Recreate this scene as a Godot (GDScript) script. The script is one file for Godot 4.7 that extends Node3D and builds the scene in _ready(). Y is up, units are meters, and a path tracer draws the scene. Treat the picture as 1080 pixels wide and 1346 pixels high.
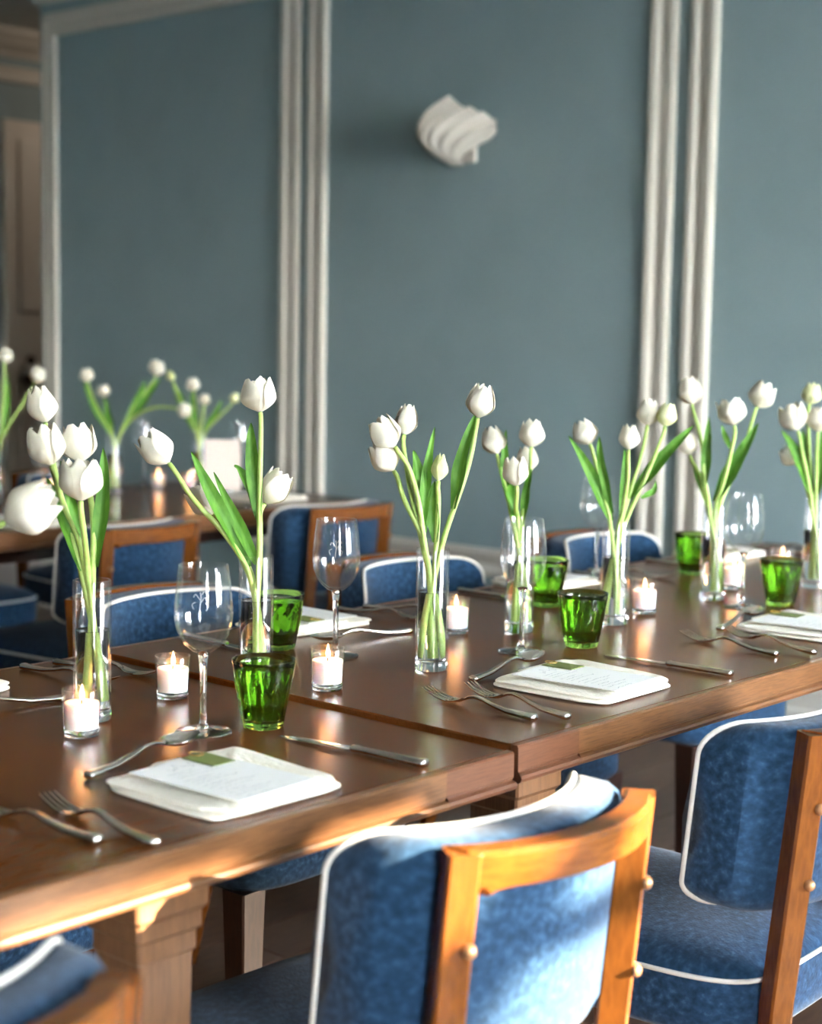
extends Node3D
# A private dining room: two long tables laid with white tulips, seen along the near table. x runs along the tables towards the panelled wall, y is up, z runs from the tables to the windows.

const TOP := 0.74        # height of the table tops
const WALL_X := 2.82     # panelled wall
const WINDOW_Z := 3.0    # inner face of the window wall
const CEILING := 2.97
const VASES := [Vector2(-0.276,-0.504),Vector2(0.025,-0.510),Vector2(0.281,-0.390),Vector2(0.641,-0.500),Vector2(0.829,-0.430),Vector2(1.207,-0.457),Vector2(1.511,-0.397),Vector2(-0.660,-0.560),Vector2(1.638,-2.911),Vector2(1.952,-2.864),Vector2(1.190,-2.900)]  # V1 V2 V3 V4 V5 V6 V7 V0 VA VB VC
const TULIPS := [  # vase, label, stem from foot to flower, flower axis, length, width, openness, kind, leaves (foot, middle, tip, width, twist)
	[0,"closed white tulip standing tallest in the leftmost sharp vase",[Vector3(-0.264,0.762,-0.502),Vector3(-0.271,0.840,-0.503),Vector3(-0.286,0.943,-0.515),Vector3(-0.293,1.043,-0.555),Vector3(-0.291,1.108,-0.578),Vector3(-0.285,1.126,-0.592)],Vector3(-0.114,0.975,-0.193),0.050,0.040,0.25,0,[]],
	[0,"white tulip directly under the tallest closed tulip of the leftmost vase",[Vector3(-0.265,0.762,-0.503),Vector3(-0.271,0.840,-0.503),Vector3(-0.282,0.943,-0.512),Vector3(-0.287,0.981,-0.518),Vector3(-0.301,1.027,-0.536),Vector3(-0.307,1.073,-0.548)],Vector3(-0.152,0.963,-0.224),0.054,0.048,0.50,0,[[Vector3(-0.285,0.935,-0.513),Vector3(-0.298,1.004,-0.534),Vector3(-0.312,1.056,-0.552),0.0232,0.50]]],
	[0,"open white tulip beside the broad leaf of the leftmost vase",[Vector3(-0.276,0.762,-0.512),Vector3(-0.276,0.840,-0.507),Vector3(-0.275,0.943,-0.503),Vector3(-0.267,0.984,-0.511),Vector3(-0.262,1.034,-0.524),Vector3(-0.265,1.076,-0.540)],Vector3(0.023,0.962,-0.271),0.050,0.047,0.62,0,[[Vector3(-0.272,0.940,-0.500),Vector3(-0.255,1.030,-0.506),Vector3(-0.246,1.096,-0.518),0.0211,-0.40]]],
	[0,"lowest and nearest white tulip over the leftmost vase",[Vector3(-0.270,0.762,-0.493),Vector3(-0.274,0.840,-0.500),Vector3(-0.280,0.943,-0.509),Vector3(-0.295,0.976,-0.493),Vector3(-0.310,1.031,-0.482)],Vector3(0.045,0.997,-0.063),0.054,0.054,0.62,0,[[Vector3(-0.280,0.973,-0.513),Vector3(-0.304,1.027,-0.511),Vector3(-0.325,1.083,-0.504),0.0131,0.20]]],
	[7,"large white tulip drooping sideways in from the left edge",[Vector3(-0.675,0.762,-0.566),Vector3(-0.666,0.840,-0.562),Vector3(-0.648,0.973,-0.548),Vector3(-0.527,1.003,-0.411),Vector3(-0.509,1.023,-0.384),Vector3(-0.506,1.028,-0.364)],Vector3(0.712,0.491,0.502),0.066,0.058,0.45,0,[]],
	[1,"white tulip leaning far left on a long bare stem",[Vector3(0.037,0.762,-0.513),Vector3(0.030,0.840,-0.511),Vector3(0.017,0.904,-0.514),Vector3(-0.008,0.961,-0.541),Vector3(-0.041,1.008,-0.575),Vector3(-0.063,1.061,-0.602)],Vector3(-0.440,0.756,-0.485),0.055,0.046,0.60,0,[[Vector3(0.016,0.911,-0.516),Vector3(-0.019,1.008,-0.553),Vector3(-0.044,1.079,-0.575),0.0234,0.50]]],
	[1,"open white tulip on a straight stem above the wine glass vase",[Vector3(0.022,0.762,-0.505),Vector3(0.024,0.840,-0.508),Vector3(0.027,0.923,-0.505),Vector3(0.030,0.974,-0.510),Vector3(0.037,1.055,-0.516),Vector3(0.042,1.136,-0.522)],Vector3(0.013,0.986,-0.168),0.050,0.050,0.62,0,[[Vector3(0.030,0.980,-0.511),Vector3(0.032,1.064,-0.527),Vector3(0.036,1.121,-0.535),0.0223,-0.20],[Vector3(0.028,0.979,-0.513),Vector3(0.022,1.036,-0.532),Vector3(0.014,1.058,-0.547),0.0189,1.00]]],
	[1,"white tulip with two parted petals leaning right of the straight stem",[Vector3(0.023,0.762,-0.506),Vector3(0.024,0.840,-0.508),Vector3(0.028,0.923,-0.505),Vector3(0.036,0.973,-0.514),Vector3(0.046,1.002,-0.516)],Vector3(0.474,0.841,0.261),0.054,0.042,0.75,0,[[Vector3(0.024,0.915,-0.508),Vector3(0.010,0.973,-0.534),Vector3(-0.008,1.048,-0.567),0.0200,0.30]]],
	[1,"pale tulip half hidden behind a crossing green leaf",[Vector3(0.026,0.762,-0.504),Vector3(0.025,0.840,-0.507),Vector3(0.020,0.895,-0.509),Vector3(0.037,0.939,-0.565),Vector3(0.048,0.977,-0.628)],Vector3(-0.389,0.781,-0.489),0.052,0.045,0.60,0,[]],
	[2,"white tulip tipped left showing its centre in the middle vase",[Vector3(0.291,0.762,-0.377),Vector3(0.285,0.840,-0.385),Vector3(0.271,0.937,-0.400),Vector3(0.266,0.996,-0.406),Vector3(0.255,1.051,-0.417),Vector3(0.239,1.083,-0.434)],Vector3(-0.388,0.816,-0.428),0.050,0.046,0.60,0,[[Vector3(0.272,0.964,-0.404),Vector3(0.282,1.036,-0.408),Vector3(0.298,1.113,-0.406),0.0175,0.20]]],
	[2,"slim white tulip upright behind the tipped one of the middle vase",[Vector3(0.290,0.762,-0.377),Vector3(0.285,0.840,-0.385),Vector3(0.270,0.934,-0.401),Vector3(0.271,1.002,-0.427),Vector3(0.276,1.055,-0.444),Vector3(0.280,1.098,-0.453)],Vector3(0.341,0.933,-0.112),0.048,0.034,0.40,0,[[Vector3(0.272,0.952,-0.402),Vector3(0.273,1.033,-0.415),Vector3(0.272,1.077,-0.426),0.0221,0.60]]],
	[2,"lowest left white tulip over the middle vase",[Vector3(0.284,0.762,-0.392),Vector3(0.282,0.840,-0.391),Vector3(0.273,0.934,-0.398),Vector3(0.268,0.956,-0.407),Vector3(0.254,1.006,-0.431),Vector3(0.249,1.045,-0.445)],Vector3(-0.368,0.819,-0.441),0.050,0.044,0.40,0,[]],
	[2,"small greenish closed tulip bud over the middle vase",[Vector3(0.287,0.762,-0.391),Vector3(0.283,0.840,-0.391),Vector3(0.284,0.936,-0.386),Vector3(0.291,1.004,-0.389),Vector3(0.290,1.031,-0.390)],Vector3(0.258,0.960,-0.107),0.042,0.026,0.05,2,[[Vector3(0.283,0.938,-0.387),Vector3(0.285,0.989,-0.396),Vector3(0.291,1.031,-0.398),0.0210,-0.30]]],
	[2,"rounded white tulip highest on the right of the middle vase",[Vector3(0.267,0.762,-0.398),Vector3(0.275,0.840,-0.393),Vector3(0.290,0.937,-0.380),Vector3(0.307,0.985,-0.374),Vector3(0.331,1.055,-0.363),Vector3(0.350,1.127,-0.364)],Vector3(0.078,0.985,0.152),0.052,0.044,0.30,0,[[Vector3(0.305,0.989,-0.371),Vector3(0.323,1.062,-0.372),Vector3(0.348,1.137,-0.365),0.0233,-0.50]]],
	[3,"white tulip leftmost of the vase behind the wine glass",[Vector3(0.647,0.762,-0.485),Vector3(0.643,0.840,-0.494),Vector3(0.630,0.947,-0.513),Vector3(0.636,1.004,-0.539),Vector3(0.639,1.047,-0.556)],Vector3(0.100,0.914,-0.393),0.050,0.043,0.35,0,[[Vector3(0.632,0.944,-0.510),Vector3(0.640,1.016,-0.538),Vector3(0.659,1.090,-0.553),0.0212,0.30]]],
	[3,"white tulip upright at top right of the vase behind the wine glass",[Vector3(0.647,0.762,-0.504),Vector3(0.644,0.840,-0.502),Vector3(0.642,0.946,-0.500),Vector3(0.644,0.956,-0.499),Vector3(0.657,1.023,-0.495),Vector3(0.657,1.062,-0.495)],Vector3(0.250,0.954,-0.168),0.048,0.044,0.40,0,[[Vector3(0.641,0.928,-0.498),Vector3(0.642,0.988,-0.491),Vector3(0.643,1.027,-0.482),0.0159,-0.50]]],
	[3,"front white tulip low over the vase behind the wine glass",[Vector3(0.652,0.762,-0.497),Vector3(0.645,0.840,-0.499),Vector3(0.637,0.946,-0.506),Vector3(0.619,0.957,-0.497),Vector3(0.607,0.998,-0.486)],Vector3(0.040,0.985,-0.171),0.050,0.043,0.45,0,[[Vector3(0.633,0.928,-0.507),Vector3(0.619,0.982,-0.508),Vector3(0.613,1.017,-0.496),0.0212,0.60]]],
	[3,"white tulip peeping from behind a front bloom near the wine glass",[Vector3(0.632,0.762,-0.503),Vector3(0.637,0.840,-0.501),Vector3(0.643,0.946,-0.499),Vector3(0.664,0.979,-0.511),Vector3(0.683,1.017,-0.520)],Vector3(0.149,0.957,-0.249),0.044,0.038,0.40,0,[]],
	[4,"white tulip leftmost of the vase beside the bright votive",[Vector3(0.828,0.762,-0.424),Vector3(0.828,0.840,-0.428),Vector3(0.820,0.920,-0.437),Vector3(0.818,0.951,-0.444),Vector3(0.809,1.033,-0.467),Vector3(0.802,1.063,-0.474)],Vector3(-0.066,0.889,-0.453),0.046,0.045,0.30,0,[[Vector3(0.821,0.927,-0.437),Vector3(0.796,1.006,-0.463),Vector3(0.765,1.079,-0.495),0.0232,0.40]]],
	[4,"small upright white tulip central over the vase beside the bright votive",[Vector3(0.835,0.762,-0.427),Vector3(0.831,0.840,-0.429),Vector3(0.829,0.920,-0.427),Vector3(0.827,0.939,-0.417),Vector3(0.831,1.008,-0.409),Vector3(0.828,1.056,-0.409)],Vector3(0.014,1.000,0.027),0.045,0.037,0.35,0,[[Vector3(0.823,0.941,-0.437),Vector3(0.804,1.026,-0.448),Vector3(0.792,1.080,-0.447),0.0164,-0.30]]],
	[4,"taller white tulip against the white wall moulding",[Vector3(0.822,0.762,-0.440),Vector3(0.826,0.840,-0.434),Vector3(0.832,0.920,-0.424),Vector3(0.855,0.988,-0.418),Vector3(0.875,1.038,-0.414),Vector3(0.888,1.097,-0.411)],Vector3(0.305,0.939,-0.156),0.048,0.040,0.25,0,[[Vector3(0.833,0.931,-0.424),Vector3(0.854,1.005,-0.433),Vector3(0.868,1.055,-0.445),0.0164,0.30]]],
	[4,"yellow green tulip bud beside the white wall moulding",[Vector3(0.820,0.762,-0.443),Vector3(0.825,0.840,-0.435),Vector3(0.835,0.920,-0.420),Vector3(0.862,0.989,-0.401),Vector3(0.884,1.053,-0.386),Vector3(0.896,1.097,-0.378)],Vector3(0.247,0.969,0.005),0.042,0.037,0.25,1,[[Vector3(0.847,0.968,-0.415),Vector3(0.895,1.039,-0.381),Vector3(0.944,1.101,-0.346),0.0273,-0.60],[Vector3(0.859,0.969,-0.400),Vector3(0.882,0.980,-0.390),Vector3(0.893,0.999,-0.393),0.0109,0.00]]],
	[5,"tall white tulip in front of the right wall moulding",[Vector3(1.216,0.762,-0.460),Vector3(1.211,0.840,-0.458),Vector3(1.199,0.923,-0.463),Vector3(1.195,0.984,-0.477),Vector3(1.198,1.054,-0.486),Vector3(1.185,1.126,-0.504)],Vector3(0.138,0.939,-0.314),0.053,0.047,0.45,0,[[Vector3(1.195,0.964,-0.475),Vector3(1.196,1.035,-0.473),Vector3(1.196,1.104,-0.471),0.0211,-0.30]]],
	[5,"shaggy open white tulip with one petal folded down",[Vector3(1.217,0.762,-0.455),Vector3(1.211,0.840,-0.456),Vector3(1.204,0.923,-0.458),Vector3(1.213,0.966,-0.444),Vector3(1.226,1.052,-0.433),Vector3(1.225,1.087,-0.431)],Vector3(-0.064,0.973,-0.220),0.053,0.053,0.80,0,[[Vector3(1.234,1.040,-0.443),Vector3(1.223,1.063,-0.449),Vector3(1.215,1.088,-0.454),0.0120,0.30]]],
	[5,"white tulip leaning right above the far wine glass",[Vector3(1.213,0.762,-0.458),Vector3(1.209,0.840,-0.457),Vector3(1.209,0.923,-0.452),Vector3(1.235,0.975,-0.441),Vector3(1.263,1.035,-0.430),Vector3(1.288,1.122,-0.419)],Vector3(0.477,0.867,0.145),0.051,0.050,0.60,0,[[Vector3(1.207,0.935,-0.456),Vector3(1.238,1.006,-0.434),Vector3(1.276,1.093,-0.406),0.0361,-0.60]]],
	[5,"low white tulip left of the vase before the wall moulding",[Vector3(1.215,0.762,-0.443),Vector3(1.210,0.840,-0.451),Vector3(1.196,0.924,-0.467),Vector3(1.199,0.989,-0.489),Vector3(1.197,1.025,-0.512)],Vector3(-0.089,0.964,-0.250),0.048,0.041,0.25,0,[[Vector3(1.196,0.929,-0.467),Vector3(1.200,0.975,-0.490),Vector3(1.203,1.019,-0.513),0.0181,0.50]]],
	[6,"full double white tulip nearest the right edge on the left of its vase",[Vector3(1.512,0.762,-0.397),Vector3(1.511,0.840,-0.397),Vector3(1.503,0.936,-0.406),Vector3(1.487,1.016,-0.421),Vector3(1.475,1.069,-0.428)],Vector3(-0.152,0.939,-0.308),0.057,0.057,0.70,0,[[Vector3(1.503,0.939,-0.406),Vector3(1.484,1.010,-0.427),Vector3(1.457,1.070,-0.457),0.0286,0.50]]],
	[6,"white tulip with green streak highest at the right edge",[Vector3(1.523,0.762,-0.396),Vector3(1.516,0.840,-0.397),Vector3(1.504,0.928,-0.403),Vector3(1.516,1.062,-0.426),Vector3(1.529,1.122,-0.433)],Vector3(0.287,0.957,0.042),0.046,0.040,0.25,1,[[Vector3(1.503,0.936,-0.406),Vector3(1.516,1.014,-0.427),Vector3(1.529,1.069,-0.446),0.0239,-0.20]]],
	[6,"white tulip cut by the right edge of the picture",[Vector3(1.517,0.762,-0.403),Vector3(1.513,0.840,-0.399),Vector3(1.509,0.928,-0.398),Vector3(1.502,1.016,-0.397),Vector3(1.496,1.067,-0.393)],Vector3(0.031,0.999,0.033),0.052,0.048,0.45,0,[[Vector3(1.511,0.936,-0.396),Vector3(1.512,1.009,-0.386),Vector3(1.503,1.080,-0.388),0.0255,-0.40]]],
	[6,"small pinkish white tulip low on the left of the vase at the right edge",[Vector3(1.512,0.762,-0.385),Vector3(1.511,0.840,-0.392),Vector3(1.501,0.923,-0.406),Vector3(1.508,0.966,-0.427),Vector3(1.514,0.997,-0.451)],Vector3(-0.484,0.721,-0.495),0.042,0.038,0.25,0,[]],
	[8,"blurred white tulip upper left of the back table vase",[Vector3(1.648,0.762,-2.911),Vector3(1.642,0.840,-2.911),Vector3(1.634,0.929,-2.914),Vector3(1.612,0.983,-2.947),Vector3(1.592,1.089,-2.984)],Vector3(-0.007,0.969,-0.246),0.045,0.045,0.45,0,[[Vector3(1.631,0.924,-2.917),Vector3(1.601,1.012,-2.960),Vector3(1.581,1.095,-2.992),0.0265,0.20]]],
	[8,"blurred small white tulip low in the back table vase",[Vector3(1.644,0.762,-2.918),Vector3(1.640,0.840,-2.914),Vector3(1.637,0.929,-2.910),Vector3(1.644,0.987,-2.949),Vector3(1.657,1.040,-2.985)],Vector3(-0.105,0.993,-0.061),0.042,0.042,0.45,0,[[Vector3(1.637,0.917,-2.909),Vector3(1.636,0.981,-2.935),Vector3(1.638,1.043,-2.957),0.0241,-0.30]]],
	[8,"blurred white tulip highest over the back table",[Vector3(1.635,0.762,-2.926),Vector3(1.637,0.840,-2.917),Vector3(1.649,0.939,-2.898),Vector3(1.685,1.016,-2.871),Vector3(1.736,1.113,-2.827)],Vector3(0.199,0.980,0.003),0.050,0.052,0.50,0,[[Vector3(1.660,0.949,-2.888),Vector3(1.693,1.031,-2.865),Vector3(1.713,1.098,-2.853),0.0313,0.30],[Vector3(1.669,0.963,-2.880),Vector3(1.712,1.046,-2.843),Vector3(1.748,1.111,-2.812),0.0265,-0.30]]],
	[8,"blurred white tulip bending over sideways on an arched stem",[Vector3(1.638,0.762,-2.919),Vector3(1.638,0.840,-2.914),Vector3(1.649,0.934,-2.898),Vector3(1.684,0.995,-2.854),Vector3(1.719,1.018,-2.803),Vector3(1.752,1.013,-2.743)],Vector3(0.759,-0.177,0.626),0.048,0.048,0.35,0,[]],
	[9,"blurred green tulip bud over the back table",[Vector3(1.951,0.762,-2.855),Vector3(1.951,0.840,-2.860),Vector3(1.944,0.931,-2.871),Vector3(1.917,1.020,-2.916),Vector3(1.902,1.092,-2.942)],Vector3(-0.125,0.906,-0.405),0.036,0.030,0.10,2,[[Vector3(1.938,0.931,-2.879),Vector3(1.921,1.032,-2.928),Vector3(1.915,1.093,-2.960),0.0275,0.40]]],
	[9,"blurred white tulip upright in the vase behind the menu stand",[Vector3(1.961,0.762,-2.860),Vector3(1.956,0.840,-2.863),Vector3(1.949,0.931,-2.866),Vector3(1.949,0.996,-2.877),Vector3(1.945,1.059,-2.885)],Vector3(0.098,0.950,-0.297),0.046,0.046,0.40,0,[[Vector3(1.946,0.926,-2.869),Vector3(1.938,0.996,-2.879),Vector3(1.935,1.065,-2.884),0.0225,0.00]]],
	[9,"blurred small white tulip above the vase behind the menu stand",[Vector3(1.949,0.762,-2.873),Vector3(1.951,0.840,-2.868),Vector3(1.953,0.931,-2.862),Vector3(1.954,0.972,-2.852),Vector3(1.953,1.015,-2.843)],Vector3(0.157,0.987,-0.030),0.038,0.036,0.40,0,[]],
	[9,"blurred small tulip bud leaning right over the back table",[Vector3(1.941,0.762,-2.866),Vector3(1.948,0.840,-2.865),Vector3(1.961,0.926,-2.852),Vector3(1.996,0.977,-2.821),Vector3(2.029,1.024,-2.791)],Vector3(0.372,0.877,0.302),0.036,0.034,0.20,1,[[Vector3(1.961,0.931,-2.852),Vector3(1.995,0.984,-2.835),Vector3(2.019,1.034,-2.829),0.0250,-0.40]]],
	[10,"blurred white tulip upright at the left edge of the back table",[Vector3(1.176,0.762,-2.905),Vector3(1.184,0.840,-2.902),Vector3(1.201,0.933,-2.887),Vector3(1.211,1.034,-2.892),Vector3(1.221,1.152,-2.892)],Vector3(0.234,0.945,-0.231),0.045,0.045,0.40,0,[[Vector3(1.204,0.933,-2.883),Vector3(1.223,1.034,-2.890),Vector3(1.235,1.123,-2.903),0.0225,0.20]]],
	[10,"blurred white tulip on a bent stem before the pale door",[Vector3(1.189,0.762,-2.905),Vector3(1.190,0.840,-2.902),Vector3(1.201,0.933,-2.887),Vector3(1.253,1.039,-2.845),Vector3(1.278,1.095,-2.827)],Vector3(0.309,0.924,0.225),0.050,0.048,0.40,0,[]],
]

const LOW := 0.734        # the left table stands a little lower at the joint
const AWNING_DROP := 0.08
const CANDLE := 0.00005

func _ready() -> void:
	# camera
	var cam := Camera3D.new()
	cam.name = "camera"
	add_child(cam)
	cam.transform = Transform3D(Basis(Vector3(0.66672115, 0.01691679, 0.74511524), Vector3(0.0682301, 0.9941589, -0.08362254), Vector3(-0.74217758, 0.10659221, 0.66167254)).orthonormalized(), Vector3(-1.5957, 1.25, 1.2365))
	cam.near = 0.05
	cam.far = 120.0
	var lens := CameraAttributesPhysical.new()
	lens.frustum_focal_length = 38.32
	lens.frustum_focus_distance = 2.35
	lens.frustum_near = 0.05
	lens.frustum_far = 120.0
	lens.exposure_aperture = 2.25
	cam.attributes = lens
	cam.current = true
	# sky, sun and exposure
	var env := Environment.new()
	env.background_mode = Environment.BG_SKY
	var sky := Sky.new()
	var pm := ProceduralSkyMaterial.new()
	pm.sky_top_color = Color(0.66, 0.74, 0.84)
	pm.sky_horizon_color = Color(0.95, 0.94, 0.91)
	pm.ground_horizon_color = Color(0.72, 0.72, 0.70)
	pm.ground_bottom_color = Color(0.5, 0.5, 0.48)
	sky.sky_material = pm
	env.sky = sky
	env.background_energy_multiplier = 2.1
	env.tonemap_mode = Environment.TONE_MAPPER_LINEAR
	env.tonemap_exposure = 72.0
	env.sdfgi_enabled = true
	env.ssao_enabled = true
	env.ssil_enabled = true
	var we := WorldEnvironment.new()
	we.name = "environment"
	we.environment = env
	add_child(we)
	var sun := DirectionalLight3D.new()
	sun.name = "sun"
	add_child(sun)
	sun.basis = Basis.looking_at(Vector3(-0.45, -0.404, -1.0))
	sun.light_color = Color(1.0, 0.93, 0.82)
	sun.light_energy = 0.42
	sun.light_angular_distance = 0.6
	sun.shadow_enabled = true
	sun.sky_mode = DirectionalLight3D.SKY_MODE_LIGHT_ONLY

	materials()
	M.frost = plain(Color(0.88, 0.9, 0.91, 0.5), 0.6)
	M.frost.transparency = BaseMaterial3D.TRANSPARENCY_ALPHA
	room()
	tree_outside()
	passage_lamp()
	shell()
	table("long walnut table nearest the camera, left of the joint", -2.3, -0.006, 0.0, 0.87, LOW, [-0.545, -1.9])
	table("long walnut table running to the wall, right of the joint", 0.002, 2.13, 0.0, 0.87, TOP, [0.068, 2.065])
	table("long walnut back table in the blurred background", 0.0, 2.13, -2.26, 0.87, TOP, [0.068, 2.065])
	chairs()
	laid_tables()
	tulips(cam.position)

var M := {}
var used := {}
var made := {}

# ---------------------------------------------------------------- helpers
func numbered(called: String) -> String:
	var n: int = used.get(called, 0)
	used[called] = n + 1
	return called if n == 0 else "%s_%03d" % [called, n]

func thing(called: String, label: String, category: String, at := Vector3.ZERO, turn := 0.0, group := "") -> Node3D:
	var o := Node3D.new()
	o.name = numbered(called)
	add_child(o)
	o.position = at
	o.rotation.y = turn
	o.set_meta("label", label)
	o.set_meta("category", category)
	if group:
		o.set_meta("group", group)
	return o

func put(called: String, mesh: Mesh, m: Material, parent: Node3D, at := Vector3.ZERO, turn := Vector3.ZERO) -> MeshInstance3D:
	var o := MeshInstance3D.new()
	o.name = numbered(called) if parent == self else called
	o.mesh = mesh
	o.material_override = m
	o.position = at
	o.rotation = turn
	parent.add_child(o, true)
	return o

func struct(called: String, mesh: Mesh, m: Material, at := Vector3.ZERO) -> MeshInstance3D:
	var o := put(called, mesh, m, self, at)
	o.set_meta("kind", "structure")
	return o

func copy_of(o: Node3D, label: String, at: Vector3, turn := 0.0) -> Node3D:
	var c: Node3D = o.duplicate()
	c.name = numbered(String(o.get_meta("base_name", o.name)))
	add_child(c)
	c.position = at
	c.rotation = Vector3(0, turn, 0)
	c.set_meta("label", label)
	return c

func st_new(smooth := true) -> SurfaceTool:
	var st := SurfaceTool.new()
	st.begin(Mesh.PRIMITIVE_TRIANGLES)
	st.set_smooth_group(0 if smooth else -1)
	return st

func done(st: SurfaceTool) -> ArrayMesh:
	st.generate_normals()
	return st.commit()

func tri(st: SurfaceTool, a: Vector3, b: Vector3, c: Vector3) -> void:   # counter-clockwise seen from the front
	st.add_vertex(a); st.add_vertex(c); st.add_vertex(b)

func quad(st: SurfaceTool, a: Vector3, b: Vector3, c: Vector3, d: Vector3) -> void:
	tri(st, a, b, c); tri(st, a, c, d)

func loft(st: SurfaceTool, rows: Array, closed := true, cap0 := false, cap1 := false) -> void:
	var n: int = rows[0].size()
	for i in rows.size() - 1:
		var p: PackedVector3Array = rows[i]
		var q: PackedVector3Array = rows[i + 1]
		for j in (n if closed else n - 1):
			var k := (j + 1) % n
			if p[j].distance_squared_to(p[k]) < 1e-14:
				tri(st, p[j], q[k], q[j])
			elif q[j].distance_squared_to(q[k]) < 1e-14:
				tri(st, p[j], p[k], q[j])
			else:
				quad(st, p[j], p[k], q[k], q[j])
	if cap0:
		cap(st, rows[0], true)
	if cap1:
		cap(st, rows[-1], false)

func cap(st: SurfaceTool, ring: PackedVector3Array, flip: bool) -> void:
	var mid := Vector3.ZERO
	for p in ring:
		mid += p / ring.size()
	for j in ring.size():
		var k := (j + 1) % ring.size()
		if flip:
			tri(st, mid, ring[k], ring[j])
		else:
			tri(st, mid, ring[j], ring[k])

func circle(r: float, y: float, n: int, cx := 0.0, cz := 0.0) -> PackedVector3Array:
	var a := PackedVector3Array()
	for j in n:
		var t := TAU * j / n
		a.append(Vector3(cx + r * cos(t), y, cz - r * sin(t)))
	return a

func lathe(profile: Array, n := 40) -> ArrayMesh:   # profile of Vector2(radius, height), outside going up
	var st := st_new()
	var rows := []
	for p in profile:
		rows.append(circle(p.x, p.y, n))
	loft(st, rows)
	return done(st)

# a ring of a rectangle with cut corners, counter-clockwise from above
func cut_rect(hx: float, hz: float, c: float, y: float) -> PackedVector3Array:
	return PackedVector3Array([Vector3(hx, y, hz - c), Vector3(hx, y, -hz + c), Vector3(hx - c, y, -hz), Vector3(-hx + c, y, -hz), Vector3(-hx, y, -hz + c), Vector3(-hx, y, hz - c), Vector3(-hx + c, y, hz), Vector3(hx - c, y, hz)])

func block(size: Vector3, bevel := 0.002) -> ArrayMesh:   # a box with chamfered edges, centred
	var key := "block%s%s" % [size, bevel]
	if made.has(key):
		return made[key]
	var h := size / 2.0
	var b := minf(bevel, minf(h.x, minf(h.y, h.z)) * 0.6)
	var st := st_new(false)
	loft(st, [cut_rect(h.x - b, h.z - b, b, -h.y), cut_rect(h.x, h.z, b, -h.y + b), cut_rect(h.x, h.z, b, h.y - b), cut_rect(h.x - b, h.z - b, b, h.y)], true, true, true)
	made[key] = done(st)
	return made[key]

func smooth_path(pts: Array, steps: int) -> PackedVector3Array:   # Catmull-Rom through the points
	var a := PackedVector3Array()
	for i in pts.size() - 1:
		var p0: Vector3 = pts[max(i - 1, 0)]
		var p1: Vector3 = pts[i]
		var p2: Vector3 = pts[i + 1]
		var p3: Vector3 = pts[min(i + 2, pts.size() - 1)]
		for s in steps:
			a.append(p1.cubic_interpolate(p2, p0, p3, float(s) / steps))
	a.append(pts[-1])
	return a

func rounded_path(pts: Array, times: int) -> PackedVector3Array:   # cuts the corners of a polyline
	var a := PackedVector3Array(pts)
	for k in times:
		var b := PackedVector3Array([a[0]])
		for i in a.size() - 1:
			if i > 0:
				b.append(a[i].lerp(a[i + 1], 0.25))
			if i < a.size() - 2:
				b.append(a[i].lerp(a[i + 1], 0.75))
		b.append(a[-1])
		a = b
	return a

func tube_into(st: SurfaceTool, path: PackedVector3Array, radii: PackedFloat32Array, n := 8, closed := false, squash := 1.0, up := Vector3.UP) -> void:
	var rows := []
	var last := path.size() - 1
	var nrm := Vector3.ZERO
	for i in path.size():
		var a: Vector3 = path[(i - 1 + path.size()) % path.size()] if closed else path[max(i - 1, 0)]
		var b: Vector3 = path[(i + 1) % path.size()] if closed else path[min(i + 1, last)]
		var t := (b - a).normalized()
		if i == 0:
			nrm = up.cross(t)
			if nrm.length() < 0.05:
				nrm = Vector3.RIGHT.cross(t)
		nrm = (nrm - t * nrm.dot(t)).normalized()
		var bin := t.cross(nrm)
		var r := radii[i % radii.size()] if radii.size() > 1 else radii[0]
		var ring := PackedVector3Array()
		for j in n:
			var w := TAU * j / n
			ring.append(path[i] + (nrm * cos(w) + bin * sin(w) * squash) * r)
		rows.append(ring)
	if closed:
		rows.append(rows[0])
	loft(st, rows, true, not closed, not closed)

func tube(path: PackedVector3Array, radii: PackedFloat32Array, n := 8, closed := false, squash := 1.0) -> ArrayMesh:
	var st := st_new()
	tube_into(st, path, radii, n, closed, squash)
	return done(st)

# rows of x-y-z points of a profile (closed polygon) drawn along x
func extrude_x(profile: Array, x0: float, x1: float) -> ArrayMesh:   # profile Vector2(z, y), counter-clockwise seen from +x with z to the left
	var st := st_new(false)
	var rows := []
	for x in [x0, x1]:
		var ring := PackedVector3Array()
		for p in profile:
			ring.append(Vector3(x, p.y, p.x))
		rows.append(ring)
	loft(st, rows, true, true, true)
	return done(st)

# ---------------------------------------------------------------- materials
func noise_tex(freq: float, octaves: int, ramp: Array, sd: int, size := 512, normal := 0.0) -> NoiseTexture2D:
	var nz := FastNoiseLite.new()
	nz.seed = sd
	nz.noise_type = FastNoiseLite.TYPE_SIMPLEX_SMOOTH
	nz.frequency = freq
	nz.fractal_octaves = octaves
	var t := NoiseTexture2D.new()
	t.width = size
	t.height = size
	t.seamless = true
	t.noise = nz
	if normal > 0.0:
		t.as_normal_map = true
		t.bump_strength = normal
	if ramp.size():
		var g := Gradient.new()
		g.offsets = PackedFloat32Array(range(ramp.size()).map(func(i): return float(i) / (ramp.size() - 1)))
		g.colors = PackedColorArray(ramp)
		t.color_ramp = g
	return t

func plain(c: Color, rough := 0.6, metal := 0.0) -> StandardMaterial3D:
	var m := StandardMaterial3D.new()
	m.albedo_color = c
	m.roughness = rough
	m.metallic = metal
	return m

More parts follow.
